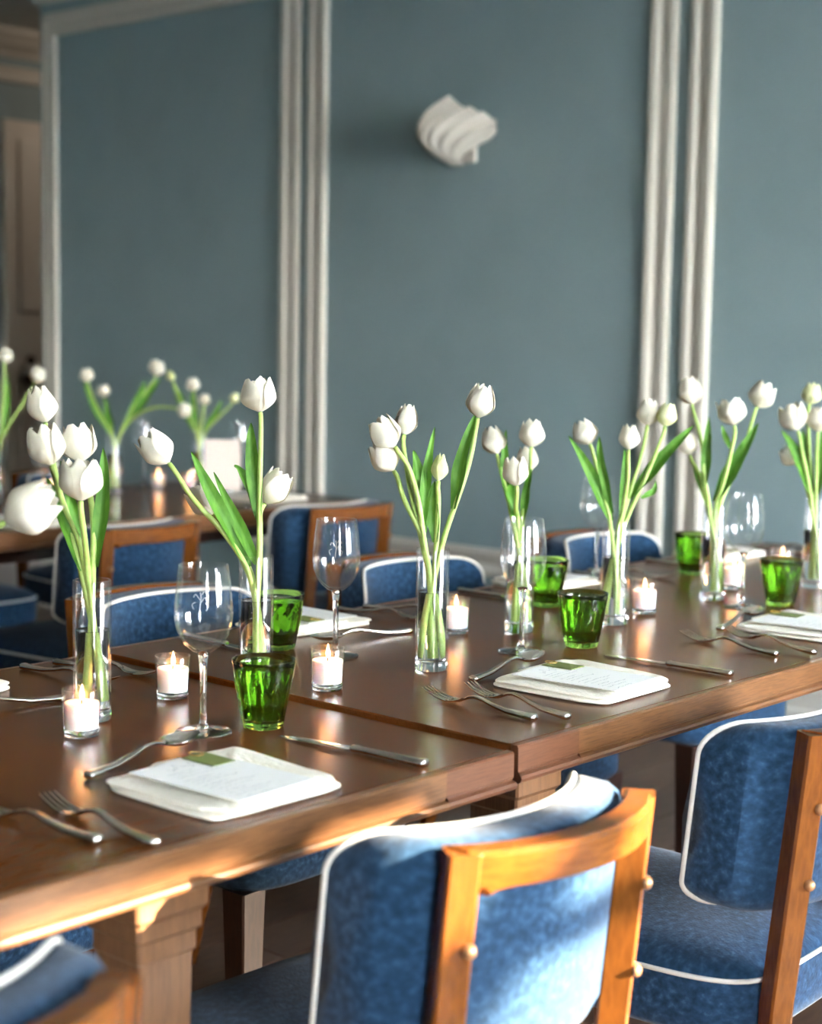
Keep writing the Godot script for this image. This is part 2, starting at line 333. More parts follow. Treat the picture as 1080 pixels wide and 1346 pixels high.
func patterned(tex: Texture2D, scale: Vector3, rough := 0.6, world := true) -> StandardMaterial3D:
	var m := plain(Color.WHITE, rough)
	m.albedo_texture = tex
	m.uv1_triplanar = true
	m.uv1_world_triplanar = world
	m.uv1_scale = scale
	return m

func pane(c: Color, alpha: float, rough := 0.0) -> StandardMaterial3D:
	var m := plain(Color(c, alpha), rough)
	m.transparency = BaseMaterial3D.TRANSPARENCY_ALPHA
	return m

func solid_glass(c: Color, refr := 0.05, rough := 0.0) -> StandardMaterial3D:
	var m := plain(Color(c, 0.0), rough)
	m.transparency = BaseMaterial3D.TRANSPARENCY_ALPHA
	m.refraction_enabled = true
	m.refraction_scale = refr
	return m

func glow(c: Color, energy: float) -> StandardMaterial3D:
	var m := plain(c, 0.6)
	m.emission_enabled = true
	m.emission = c
	m.emission_energy_multiplier = energy
	return m

func s8(r: int, g: int, b: int) -> Color:
	return Color8(r, g, b)

func wood(dark: Color, light: Color, scale: Vector3, rough: float, sd: int, world := true, relief := 0.006) -> StandardMaterial3D:
	var t := noise_tex(0.012, 5, [dark, dark.lerp(light, 0.45), light, dark.lerp(light, 0.3), light.lerp(Color.WHITE, 0.04)], sd)
	var m := patterned(t, scale, rough, world)
	m.heightmap_enabled = relief > 0.0
	m.heightmap_texture = noise_tex(0.03, 4, [], sd + 50, 256) if relief > 0.0 else null
	m.heightmap_scale = relief
	return m

func materials() -> void:
	M.table = wood(s8(82, 45, 19), s8(104, 61, 28), Vector3(1.1, 26, 26), 0.24, 3, true, 0.0)
	M.table.metallic_specular = 0.33
	M.table_edge = wood(s8(84, 53, 30), s8(120, 82, 50), Vector3(1.4, 30, 30), 0.34, 4)
	M.edge_end = wood(s8(78, 46, 29), s8(104, 66, 44), Vector3(1.5, 26, 26), 0.34, 9)
	M.table_leg = wood(s8(92, 62, 40), s8(128, 91, 60), Vector3(26, 1.2, 26), 0.42, 5)
	M.chair_wood = wood(s8(86, 46, 15), s8(120, 69, 24), Vector3(9, 1.6, 9), 0.26, 6, false)
	M.rail_wood = wood(s8(86, 46, 15), s8(120, 69, 24), Vector3(1.6, 9, 9), 0.24, 7, false)
	M.leg_wood = wood(s8(36, 19, 13), s8(56, 31, 21), Vector3(9, 1.6, 9), 0.35, 8, false)
	M.planks = []
	for k in 4:
		var t := k * 7
		M.planks.append(wood(s8(58 + t, 38 + t, 24 + t), s8(82 + t, 56 + t, 38 + t), Vector3(0.9, 8, 8), 0.42, 20 + k))
	var vt := noise_tex(0.02, 5, [s8(15, 38, 58), s8(25, 51, 75), s8(37, 65, 92), s8(64, 97, 126)], 11)
	M.velvet = patterned(vt, Vector3(6.5, 6.5, 6.5), 0.85, false)
	M.velvet.metallic_specular = 0.2
	M.velvet.rim_enabled = true
	M.velvet.rim = 0.32
	M.velvet.rim_tint = 0.0
	M.velvet.heightmap_enabled = true
	M.velvet.heightmap_texture = noise_tex(0.06, 4, [], 12)
	M.velvet.heightmap_scale = 0.05
	M.piping = plain(s8(212, 208, 198), 0.75)
	M.wall = patterned(noise_tex(0.008, 5, [s8(121, 141, 144), s8(126, 146, 149), s8(130, 150, 153), s8(126, 147, 151)], 13), Vector3(0.35, 0.35, 0.35), 0.62)
	M.trim = plain(s8(192, 187, 175), 0.5)
	M.ceiling = plain(s8(206, 204, 196), 0.9)
	M.door = plain(s8(224, 216, 204), 0.6)
	M.dark_metal = plain(s8(58, 44, 36), 0.4, 0.6)
	M.plaster = plain(s8(196, 189, 178), 0.85)
	M.pane = pane(Color.WHITE, 0.0015)
	M.clear = solid_glass(Color.WHITE)
	M.water = solid_glass(s8(252, 254, 250), 0.033)
	M.green_glass = solid_glass(s8(162, 208, 100))
	M.steel = plain(s8(196, 192, 184), 0.16, 1.0)
	M.blade = plain(s8(206, 203, 196), 0.1, 1.0)
	M.gold = plain(s8(226, 190, 110), 0.25, 1.0)
	M.button = plain(s8(176, 132, 92), 0.25, 0.5)
	var linen := noise_tex(0.09, 4, [s8(236, 230, 212), s8(243, 238, 223), s8(248, 244, 232)], 14)
	M.napkin = patterned(linen, Vector3(5, 5, 5), 0.9)
	M.napkin.heightmap_enabled = true
	M.napkin.heightmap_texture = noise_tex(0.03, 4, [], 15)
	M.napkin.heightmap_scale = 0.2
	M.card = plain(s8(240, 240, 236), 0.75)
	M.stand_card = plain(s8(204, 190, 180), 0.8)
	M.print = plain(Color.WHITE, 0.75)
	M.print.albedo_texture = menu_print()
	M.tag = plain(s8(112, 124, 62), 0.7)
	M.wax = plain(s8(248, 240, 232), 0.45)
	M.wax.subsurf_scatter_enabled = true
	M.wax.subsurf_scatter_strength = 0.35
	M.wick = plain(s8(40, 34, 30), 0.9)
	M.flame = glow(Color(1.0, 0.80, 0.55), 0.11)
	M.stem = patterned(noise_tex(0.02, 3, [s8(140, 168, 78), s8(156, 184, 96), s8(176, 200, 118)], 16), Vector3(5, 5, 5), 0.45)
	M.stem.backlight_enabled = true
	M.stem.backlight = Color(0.18, 0.3, 0.08)
	M.leaf = patterned(noise_tex(0.02, 4, [s8(58, 104, 28), s8(76, 124, 38), s8(104, 150, 56)], 17), Vector3(9, 2.5, 9), 0.5)
	M.leaf.metallic_specular = 0.35
	M.leaf.backlight_enabled = true
	M.leaf.backlight = Color(0.25, 0.45, 0.1)
	M.petal = []
	for k in 3:
		var base: Array = [[s8(214, 209, 190), s8(223, 219, 203), s8(230, 227, 214)], [s8(206, 212, 150), s8(222, 226, 176), s8(238, 238, 206)], [s8(168, 188, 110), s8(206, 214, 152), s8(234, 234, 200)]][k]
		var pm := patterned(noise_tex(0.02, 4, base, 30 + k), Vector3(8, 3, 8), 0.55)
		pm.backlight_enabled = true
		pm.backlight = Color(0.7, 0.68, 0.58)
		M.petal.append(pm)
	M.ground = patterned(noise_tex(0.02, 4, [s8(150, 148, 140), s8(172, 170, 162)], 40), Vector3(0.5, 0.5, 0.5), 0.9)
	M.lamp_glow = glow(Color(1.0, 0.88, 0.74), 0.05)
	M.bark = plain(s8(92, 80, 68), 0.9)
	M.awning = plain(s8(206, 200, 188), 0.85)

# a menu card: rows of grey script, drawn as short joined strokes
func menu_print() -> ImageTexture:
	var im := Image.create(256, 384, false, Image.FORMAT_RGB8)
	im.fill(s8(240, 240, 237))
	var r := RandomNumberGenerator.new()
	r.seed = 77
	var row := 92
	for line in 13:
		var x := r.randi_range(26, 40)
		var stop := r.randi_range(130, 220) if line % 3 else r.randi_range(90, 130)
		var y := 0.0
		while x < stop:
			if r.randf() < 0.12:
				x += 5
			y = clampf(y + r.randf_range(-2.5, 2.5), -4, 4)
			im.fill_rect(Rect2i(x, row + int(y), 2, 2), s8(158, 160, 164))
			x += 2
		row += 20 if line % 3 != 2 else 30
	for k in 150:   # the drawn sprig at the head of the card
		var t := k / 150.0
		im.fill_rect(Rect2i(70 + int(110 * t), 54 + int(16 * sin(t * 13.0) + 10 * sin(t * 31.0)), 2, 2), s8(170, 170, 174))
	return ImageTexture.create_from_image(im)

# ---------------------------------------------------------------- room
func room() -> void:
	# floor: a slab with the boards laid on it
	var fl := struct("floor", block(Vector3(13.0, 0.2, 11.0), 0.0), M.planks[1], Vector3(0.5, -0.122, -2.2))
	var r := RandomNumberGenerator.new()
	r.seed = 4
	var z := -4.9
	while z < 1.3:
		var x := -2.6 - r.randf() * 1.4
		while x < WALL_X - 0.1:
			var l := 1.5 + 0.3 * r.randi_range(0, 2)
			var x1 := minf(x + l, WALL_X - 0.002)
			put("floorboard", block(Vector3(snappedf(x1 - x - 0.003, 0.001), 0.02, 0.157), 0.0015), M.planks[r.randi_range(0, 3)], fl, Vector3((x + x1) / 2.0 - 0.5, 0.112, z + 0.08 + 2.2))
			x = x1
		z += 0.16
	struct("ceiling", block(Vector3(13.0, 0.2, 11.0), 0.0), M.ceiling, Vector3(0.5, CEILING + 0.1, -2.2))
	# the panelled wall ends in an outer corner on the left
	struct("wall_front", block(Vector3(0.2, CEILING, 8.1), 0.0), M.wall, Vector3(WALL_X + 0.1, CEILING / 2.0, -0.89))
	struct("wall_back", block(Vector3(0.2, CEILING, 11.0), 0.0), M.wall, Vector3(-5.9, CEILING / 2.0, -2.2))
	struct("wall_passage", block(Vector3(0.2, CEILING, 11.0), 0.0), M.wall, Vector3(6.9, CEILING / 2.0, -2.2))
	struct("wall_left", block(Vector3(12.8, CEILING, 0.2), 0.0), M.wall, Vector3(0.5, CEILING / 2.0, -7.1))
	window_wall()
	# panel mouldings on the front wall
	var k := 0
	for z0 in [-4.915, -3.245, -1.572, 0.10]:
		k += 1
		struct("trim_%d" % k, moulding(z0, z0 + 1.625, 0.42, 2.63), M.trim, Vector3(WALL_X, 0, 0))
	struct("baseboard_front", extrude_z([Vector2(0, 0), Vector2(-0.022, 0), Vector2(-0.022, 0.148), Vector2(-0.014, 0.156), Vector2(-0.014, 0.212), Vector2(-0.004, 0.226), Vector2(0, 0.226)], -4.94, WINDOW_Z), M.trim, Vector3(WALL_X, 0, 0))
	struct("trim_5", extrude_z(cornice(), -4.98, WINDOW_Z), M.trim, Vector3(WALL_X, 0, 0))
	struct("trim_6", extrude_z([Vector2(0, 2.675), Vector2(-0.03, 2.685), Vector2(-0.036, 2.73), Vector2(-0.02, 2.77), Vector2(0, 2.77)], -4.95, WINDOW_Z), M.trim, Vector3(WALL_X, 0, 0))
	# mouldings and door of the far wall seen past the corner
	var flip := cornice().map(func(p): return Vector2(-p.x, p.y))
	flip.reverse()
	struct("trim_7", extrude_x(flip, -5.8, 6.8), M.trim, Vector3(0, 0, -7.0))
	struct("trim_8", extrude_x([Vector2(0, 2.77), Vector2(0.02, 2.77), Vector2(0.036, 2.73), Vector2(0.03, 2.685), Vector2(0, 2.675)], -5.8, 6.8), M.trim, Vector3(0, 0, -7.0))
	struct("baseboard_left", extrude_x([Vector2(0, 0.22), Vector2(0.014, 0.21), Vector2(0.022, 0.15), Vector2(0.022, 0), Vector2(0, 0)], -5.8, 3.95), M.trim, Vector3(0, 0, -7.0))
	var d := struct("door_1", block(Vector3(0.95, 2.46, 0.05), 0.004), M.door, Vector3(4.47, 1.233, -6.974))
	for yy in [[0.62, 0.8], [-0.72, 0.72]]:
		for xx in [-0.22, 0.22]:
			put("panel", block(Vector3(0.32, yy[1] + 0.2, 0.02), 0.01), M.door, d, Vector3(xx, yy[0], 0.03))
	put("knob", ball(0.03), M.dark_metal, d, Vector3(-0.33, -0.16, 0.07))
	put("push_bar", block(Vector3(0.62, 0.055, 0.045), 0.008), M.dark_metal, d, Vector3(-0.06, -0.27, 0.05))

# the flush lamp that lights the passage beyond the corner
func passage_lamp() -> void:
	var t := thing("ceiling_lamp", "round flush lamp on the passage ceiling beyond the corner", "lamp", Vector3(4.9, CEILING, -5.9))
	put("base", lathe([Vector2(0, -0.03), Vector2(0.15, -0.03), Vector2(0.155, -0.02), Vector2(0.155, -0.001), Vector2(0, -0.001)], 32), M.trim, t)
	put("glass_dome", lathe([Vector2(0, -0.10), Vector2(0.06, -0.095), Vector2(0.11, -0.075), Vector2(0.14, -0.032), Vector2(0, -0.032)], 32), M.lamp_glow, t)
	var l := OmniLight3D.new()
	l.name = "passage_light"
	l.light_color = Color(1.0, 0.92, 0.84)
	l.light_energy = 0.006
	l.light_size = 0.05
	l.omni_range = 12.0
	l.omni_attenuation = 2.0
	l.shadow_enabled = true
	l.position = Vector3(0, -0.06, 0)
	t.add_child(l, true)

func ball(r: float) -> SphereMesh:
	var m := SphereMesh.new()
	m.radius = r
	m.height = 2 * r
	m.radial_segments = 20
	m.rings = 10
	return m

func cornice() -> Array:   # from the wall outwards, x negative is into the room
	return [Vector2(0, 2.82), Vector2(-0.02, 2.825), Vector2(-0.03, 2.85), Vector2(-0.075, 2.88), Vector2(-0.11, 2.93), Vector2(-0.13, 2.94), Vector2(-0.13, CEILING - 0.001), Vector2(0, CEILING - 0.001)]

func extrude_z(profile: Array, z0: float, z1: float) -> ArrayMesh:   # profile Vector2(x, y)
	var st := st_new(false)
	var rows := []
	for z in [z1, z0]:
		var ring := PackedVector3Array()
		for p in profile:
			ring.append(Vector3(p.x, p.y, z))
		rows.append(ring)
	loft(st, rows, true, true, true)
	return done(st)

# a mitred picture-frame moulding on the wall plane x = 0, standing out to -x
func moulding(z0: float, z1: float, y0: float, y1: float) -> ArrayMesh:
	var prof := [Vector2(0, 0), Vector2(0, 0.012), Vector2(0.010, 0.019), Vector2(0.026, 0.019), Vector2(0.034, 0.012), Vector2(0.046, 0.010), Vector2(0.060, 0.013), Vector2(0.070, 0.021), Vector2(0.086, 0.023), Vector2(0.097, 0.017), Vector2(0.100, 0)]   # inwards from the outer edge, height
	var st := st_new(false)
	var rows := []
	for c in [[z0, y0, 1, 1], [z0, y1, 1, -1], [z1, y1, -1, -1], [z1, y0, -1, 1], [z0, y0, 1, 1]]:
		var ring := PackedVector3Array()
		for p in prof:
			ring.append(Vector3(-p.y, c[1] + c[3] * p.x, c[0] + c[2] * p.x))
		rows.append(ring)
	loft(st, rows)
	return done(st)

# the wall behind the camera with its tall windows; sun and sky come in here only
const OPENINGS := [[-2.25, -1.57], [0.56, 1.30], [1.42, 2.45]]
func window_wall() -> void:
	var y0 := 0.62
	var y1 := 2.72
	var x := -5.8
	var w := struct("wall_right", block(Vector3(12.6, y0, 0.3), 0.0), M.wall, Vector3(0.5, y0 / 2.0, WINDOW_Z + 0.15))
	put("lintel", block(Vector3(12.6, CEILING - y1, 0.3), 0.0), M.wall, w, Vector3(0, (CEILING + y1) / 2.0 - y0 / 2.0, 0))
	var ends := OPENINGS.map(func(o): return o) + [[6.8, 0.0]]
	for o in ends:
		put("pier", block(Vector3(o[0] - x, y1 - y0, 0.3), 0.0), M.wall, w, Vector3((o[0] + x) / 2.0 - 0.5, (y1 + y0) / 2.0 - y0 / 2.0, 0))
		x = o[1]
	var k := 0
	for o in OPENINGS:
		k += 1
		var wd: float = o[1] - o[0]
		var mid: float = (o[0] + o[1]) / 2.0
		var h := y1 - y0
		var f := struct("window_%d" % k, block(Vector3(wd + 0.16, 0.05, 0.12), 0.006), M.trim, Vector3(mid, y0 - 0.02, WINDOW_Z - 0.03))
		for sx in [-1, 1]:
			put("jamb", block(Vector3(0.06, h, 0.08), 0.004), M.trim, f, Vector3(sx * (wd / 2.0 - 0.03), h / 2.0 + 0.02, 0.15))
		put("head", block(Vector3(wd, 0.06, 0.08), 0.004), M.trim, f, Vector3(0, h - 0.01, 0.15))
		put("bottom_rail", block(Vector3(wd, 0.08, 0.08), 0.004), M.trim, f, Vector3(0, 0.06, 0.15))
		put("glazing_bar", block(Vector3(wd, 0.03, 0.05), 0.004), M.trim, f, Vector3(0, 1.80 - y0 + 0.02, 0.15))
		for py in [[y0 + 0.06, 1.785], [1.815, y1 - 0.03]]:
			put("pane", block(Vector3(wd - 0.12, py[1] - py[0], 0.005), 0.0), M.pane, f, Vector3(0, (py[0] + py[1]) / 2.0 - y0 + 0.02, 0.15))
	# outside: paving, and the canvas awning that cuts the sun off above the table edge
	struct("ground_outside", block(Vector3(60, 0.2, 40), 0.0), M.ground, Vector3(0, -0.6, WINDOW_Z + 20.4))
	for part in [[-5.8, 1.938, AWNING_DROP, "pale canvas awning outside above the windows behind the camera"], [1.94, 6.8, 0.52, "pale canvas awning with a deep valance outside the window by the panelled wall"]]:
		var aw := thing("awning", part[3], "awning", Vector3((part[0] + part[1]) / 2.0, 2.9, WINDOW_Z + 0.32))
		var half: float = (part[1] - part[0]) / 2.0
		var drop: float = part[2]
		var st := st_new(false)
		var prof := [Vector3(0, 0, 0.0), Vector3(0, -0.42, 0.9), Vector3(0, -0.42 - drop, 0.9), Vector3(0, -0.42 - drop, 0.88), Vector3(0, -0.44, 0.885), Vector3(0, -0.03, 0.0)]
		var rows := []
		for xx in [half, -half]:
			var ring := PackedVector3Array()
			for p in prof:
				ring.append(p + Vector3(xx, 0, 0))
			rows.append(ring)
		loft(st, rows, true, true, true)
		put("canvas", done(st), M.awning, aw)
		for xx in [-half + 0.2, half - 0.2]:
			put("arm", tube(PackedVector3Array([Vector3(xx, -0.7, 0.0), Vector3(xx, -0.46, 0.86)]), PackedFloat32Array([0.015]), 8), M.dark_metal, aw)

# the leaning tree outside that throws the slanting shadow on the chair back
func tree_outside() -> void:
	var t := thing("leaning_tree", "slender leaning tree outside the windows", "tree", Vector3(-0.01, -0.5, 5.5))
	var trunk := smooth_path([Vector3(-0.25, 0, 0), Vector3(0.3, 0.75, 0), Vector3(1.08, 1.86, 0.0), Vector3(1.97, 3.26, 0.0), Vector3(2.7, 4.3, 0.1), Vector3(3.1, 5.4, 0.2)], 6)
	var radii := PackedFloat32Array()
	for i in trunk.size():
		radii.append(lerpf(0.085, 0.03, i / float(trunk.size() - 1)))
	put("trunk", tube(trunk, radii, 12), M.bark, t)
	for b in [[Vector3(2.7, 4.3, 0.1), Vector3(2.2, 5.0, 0.6), Vector3(1.8, 5.5, 1.0)], [Vector3(2.4, 3.9, 0.05), Vector3(3.1, 4.4, 0.5), Vector3(3.8, 4.9, 0.9)], [Vector3(3.0, 5.1, 0.2), Vector3(3.5, 5.7, 0.0), Vector3(4.0, 6.2, -0.3)]]:
		put("branch", tube(smooth_path(b, 5), PackedFloat32Array([0.028, 0.026, 0.024, 0.022, 0.02, 0.018, 0.016, 0.014, 0.012, 0.01, 0.008]), 8), M.bark, t)

# plaster shell on the wall: flutes fan out from the foot to a scalloped rim
func shell() -> void:
	var o := thing("wall_sconce", "white plaster shell uplight high on the blue panelled wall", "sconce", Vector3(WALL_X, 1.84, -2.50))
	# tips of the ribs and how far each bulges: along the wall (z), up, out of the wall
	var tips := [Vector3(-0.075, 0.150, 0.015), Vector3(-0.055, 0.190, 0.06), Vector3(-0.025, 0.212, 0.095), Vector3(0.018, 0.228, 0.10), Vector3(0.062, 0.196, 0.105), Vector3(0.110, 0.185, 0.10), Vector3(0.155, 0.168, 0.085), Vector3(0.190, 0.142, 0.06), Vector3(0.105, 0.075, 0.02)]
	var st := st_new()
	var rows := []
	var outer := []
	var ribs := tips.size()
	for i in 13:
		var v := i / 12.0
		var ring := PackedVector3Array()
		var inner := PackedVector3Array()
		for j in (ribs - 1) * 8 + 1:
			var u := j / 8.0
			var k := int(min(u, ribs - 2))
			var f := u - k
			var tip: Vector3 = tips[k].lerp(tips[k + 1], f)
			var flute := absf(sin(PI * f))
			tip -= Vector3(0.0, 0.016, 0.010) * flute
			var foot := Vector3(0.05 * (u / (ribs - 1) - 0.5), 0.0, 0.012 + 0.02 * sin(PI * u / (ribs - 1)))
			var ctrl := foot.lerp(tip, 0.45) + Vector3(-0.055 + 0.03 * u / ribs, -0.015, 0.29 * sin(PI * (u + 0.8) / (ribs + 0.6)) + 0.01)
			var a := foot.lerp(ctrl, v).lerp(ctrl.lerp(tip, v), v)
			var dent := flute * 0.034 * v * (1.25 - 0.5 * v)
			ring.append(Vector3(-(a.z - dent), a.y + dent * 0.2, a.x))
			inner.append(Vector3(-(a.z - dent) + 0.012, a.y + 0.004, a.x + 0.004))
		outer.append(ring)
		rows.append(inner)
	rows.reverse()
	loft(st, outer + rows, false)
	put("fluted_shell", done(st), M.plaster, o)
	put("wall_plate", block(Vector3(0.014, 0.12, 0.12), 0.004), M.plaster, o, Vector3(-0.007, 0.07, 0.02))

# ---------------------------------------------------------------- tables
func table(label: String, x0: float, x1: float, z_near: float, width: float, top: float, leg_x: Array) -> void:
	var t := thing("dining_table", label, "table", Vector3((x0 + x1) / 2.0, 0, z_near - width / 2.0), 0.0, "long dining tables")
	var hl := (x1 - x0) / 2.0
	var hw := width / 2.0
	put("tabletop", block(Vector3(hl * 2, 0.042, width - 0.024), 0.002), M.table, t, Vector3(0, top - 0.021, 0))
	# edge bands with a bead along the lower side; a short block of other grain at each end
	var prof := [Vector2(0, 0), Vector2(0.0095, 0), Vector2(0.012, -0.0025), Vector2(0.012, -0.033), Vector2(0.0105, -0.0345), Vector2(0.0105, -0.0365), Vector2(0.0165, -0.0385), Vector2(0.0185, -0.042), Vector2(0.0165, -0.0465), Vector2(0.010, -0.05), Vector2(0, -0.05)]
	for s in [1, -1]:
		var pf := []
		for p in prof:
			pf.append(Vector2(s * (hw - 0.012 + p.x), top + p.y))
		if s < 0:
			pf.reverse()
		put("edge_band", extrude_x(pf, -hl + 0.13, hl - 0.13), M.table_edge, t)
		put("edge_block", extrude_x(pf, -hl, -hl + 0.1297), M.edge_end, t)
		put("edge_block", extrude_x(pf, hl - 0.1297, hl), M.edge_end, t)
	for s in [1, -1]:
		put("frame_rail", block(Vector3(hl * 2 - 0.3, 0.06, 0.025), 0.002), M.leg_wood, t, Vector3(0, top - 0.075, s * (hw - 0.16)))
	for lx in leg_x:
		for s in [1, -1]:
			var leg := put("leg", leg_shape(top - 0.05), M.table_leg, t, Vector3(lx - t.position.x, 0, s * (hw - 0.062)))
			leg.set_meta("label", "square leg with a stepped head")

func leg_shape(h: float) -> ArrayMesh:
	var key := "leg%.3f" % h
	if made.has(key):
		return made[key]
	var st := st_new(false)
	var rows := []
	for p in [[0.028, 0.0], [0.036, h - 0.075], [0.039, h - 0.072], [0.039, h - 0.052], [0.043, h - 0.048], [0.043, h - 0.03], [0.048, h - 0.024], [0.048, h]]:
		rows.append(cut_rect(p[0], p[0], 0.003, p[1]))
	loft(st, rows, true, true, true)
	made[key] = done(st)
	return made[key]

# ---------------------------------------------------------------- chairs
# the sitter faces -z; the back is a shallow curve, raked a little
const BACK_R := 0.25
const BACK_Z := 0.343    # outer face of the rail at its middle, at the top
const RAKE := 0.10
func back_at(x: float, y: float, inward: float) -> Vector3:   # a point on the curved back, inward from its outer face
	return Vector3(x, y, BACK_Z - BACK_R + sqrt(BACK_R * BACK_R - x * x) - inward - (0.77 - y) * RAKE)

func make_chair() -> Node3D:
	var t := thing("dining_chair", "", "chair", Vector3.ZERO, 0.0, "blue velvet dining chairs")
	# seat cushion
	var st := st_new()
	var rows := []
	for p in [[0.80, 0.350], [0.97, 0.352], [0.995, 0.36], [1.0, 0.378], [1.0, 0.422], [0.993, 0.434], [0.97, 0.441], [0.9, 0.452], [0.7, 0.464], [0.4, 0.470], [0.1, 0.472]]:
		rows.append(seat_ring(p[0], p[1]))
	loft(st, rows, true, true, true)
	put("seat", done(st), M.velvet, t)
	put("seat_piping", tube(seat_ring(1.0, 0.431), PackedFloat32Array([0.0034]), 8, true), M.piping, t)
	# back cushion
	st = st_new()
	rows = []
	var hw := 0.190
	var lo := 0.522
	var hi := 0.768
	var rc := 0.042
	var cols := 37
	for i in cols:
		var x: float = -hw * cos(PI * i / (cols - 1))
		var d := maxf(0.0, absf(x) - (hw - rc))
		var drop := rc - sqrt(maxf(rc * rc - d * d, 0.0))
		drop = minf(drop, rc * 0.97)
		rows.append(back_ring(x, lo + drop * 0.75, hi - drop))
	loft(st, rows, true, true, true)
	put("backrest", done(st), M.velvet, t)
	var loop := PackedVector3Array()
	for side in [1, -1]:
		for i in cols:
			var x: float = -side * hw * cos(PI * i / (cols - 1))
			var d := maxf(0.0, absf(x) - (hw - rc))
			var drop := minf(rc - sqrt(maxf(rc * rc - d * d, 0.0)), rc * 0.97)
			loop.append(back_at(x, hi - drop - 0.001 if side > 0 else lo + drop * 0.75 + 0.001, 0.107))
	put("back_piping", tube(loop, PackedFloat32Array([0.0034]), 8, true), M.piping, t)
	# wooden frame: rail, posts running down as rear legs, plugs
	st = st_new(false)
	rows = []
	for i in 61:
		var x: float = -0.1455 + 0.291 * i / 60.0
		var near := clampf((absf(x) - 0.096) / 0.030, 0.0, 1.0)
		var low := 0.731 - 0.007 * (1.0 - sqrt(1.0 - near * near)) if absf(x) < 0.1262 else 0.731
		rows.append(PackedVector3Array([back_at(x, low + 0.003, 0.0), back_at(x, low, 0.004), back_at(x, low, 0.036), back_at(x, 0.766, 0.036), back_at(x, 0.770, 0.031), back_at(x, 0.770, 0.005), back_at(x, 0.765, 0.0)]))
	loft(st, rows, true, true, true)
	put("top_rail", done(st), M.rail_wood, t)
	for s in [1, -1]:
		st = st_new(false)
		rows = []
		for p in [[0.0, 0.352, 0.014], [0.2, 0.298, 0.015], [0.40, 0.0, 0.0165], [0.55, 0.0, 0.0165], [0.7680, 0.0, 0.0165]]:
			var c := back_at(s * 0.142, p[0], 0.0185)
			if p[1] > 0:
				c = Vector3(s * 0.140, p[0], p[1] - 0.06)
			var turn := Basis(Vector3.UP, asin(s * 0.142 / BACK_R) if p[1] == 0 else asin(s * 0.142 / BACK_R) * 0.7)
			var ring := PackedVector3Array()
			for q in cut_rect(p[2], 0.0175 if p[1] == 0 else p[2], 0.003, 0.0):
				ring.append(c + turn * q)
			rows.append(ring)
		loft(st, rows, true, true, true)
		put("rear_post", done(st), M.chair_wood, t)
		for y in [0.672, 0.572]:
			var c := back_at(s * 0.142, y, -0.002)
			put("plug", lathe([Vector2(0.0, 0.0), Vector2(0.0075, 0.0), Vector2(0.0078, 0.003), Vector2(0.006, 0.0065), Vector2(0.0028, 0.0084), Vector2(0.0, 0.009)], 14), M.button, t, c, Vector3(PI / 2.0, asin(s * 0.142 / BACK_R), 0))
		put("front_leg", taper(0.026, 0.017, 0.352), M.leg_wood, t, Vector3(s * 0.182, 0, -0.205))
	return t

func taper(top: float, foot: float, h: float) -> ArrayMesh:
	var st := st_new(false)
	loft(st, [cut_rect(foot, foot, 0.002, 0.0), cut_rect(top, top, 0.003, h)], true, true, true)
	return done(st)

func seat_ring(k: float, y: float) -> PackedVector3Array:   # a rounded trapezium, wider at the front
	var a := PackedVector3Array()
	for j in 48:
		var t := TAU * j / 48
		var cx := cos(t)
		var cz := -sin(t)
		var p := 0.24
		var x := signf(cx) * pow(absf(cx), p * 1.6)
		var z := signf(cz) * pow(absf(cz), p * 1.6)
		var hx := lerpf(0.190, 0.224, (1.0 - z) / 2.0)
		a.append(Vector3(x * hx * k, y, z * 0.242 * k - 0.012))
	return a

func back_ring(x: float, lo: float, hi: float) -> PackedVector3Array:   # across the back cushion, seen along +x
	var a := PackedVector3Array()
	var pts := [[0.037, lo + 0.022], [0.044, lo + 0.007], [0.058, lo], [0.095, lo], [0.107, lo + 0.004], [0.111, lo + 0.02], [0.118, lerpf(lo, hi, 0.5)], [0.111, hi - 0.02], [0.107, hi - 0.004], [0.095, hi], [0.058, hi], [0.044, hi - 0.007], [0.037, hi - 0.022], [0.0365, lerpf(lo, hi, 0.5)]]
	for p in pts:
		a.append(back_at(x, p[1], p[0]))
	return a

func chairs() -> void:
	var proto := make_chair()
	var spots := [
		[-1.00, 0.01, 0.0, "blue velvet chair cut off in the bottom left corner"],
		[-0.287, 0.00, -0.03, "blue velvet chair with sun patches across its curved back"],
		[0.365, 0.0, 0.04, "blue velvet chair at the lower right edge, its back seen from the side"],
		[1.035, -0.01, 0.0, "blue velvet chair beyond the right edge, only its dark seat corner showing"],
		[-0.27, -0.885, PI, "blue velvet chair opposite, only its seat showing under the table at left"],
		[0.335, -0.885, PI + 0.02, "blue velvet chair opposite, behind the vase with a wine glass"],
		[1.0, -0.885, PI, "blue velvet chair opposite, behind the middle tulip vase"],
		[1.70, -0.885, PI - 0.02, "blue velvet chair opposite, farthest along by the wall"],
		[0.34, -2.24, 0.0, "blue velvet chair at the back table, mostly beyond the left edge"],
		[1.0, -2.24, 0.05, "blue velvet chair at the back table seen from behind at left"],
		[1.765, -2.26, -0.02, "blue velvet chair at the end of the back table seen from behind"],
		[0.55, -3.17, PI, "blue velvet chair on the far side of the back table at left"],
		[1.17, -3.17, PI, "blue velvet chair on the far side of the back table behind the wine glass"],
		[1.785, -3.17, PI, "blue velvet chair on the far side of the back table behind the votives"],
	]
	for i in spots.size():
		var s: Array = spots[i]
		if i == 0:
			proto.position = Vector3(s[0], 0, s[1])
			proto.rotation.y = s[2]
			proto.set_meta("label", s[3])
			proto.set_meta("base_name", "dining_chair")
		else:
			copy_of(proto, s[3], Vector3(s[0], 0, s[1]), s[2])

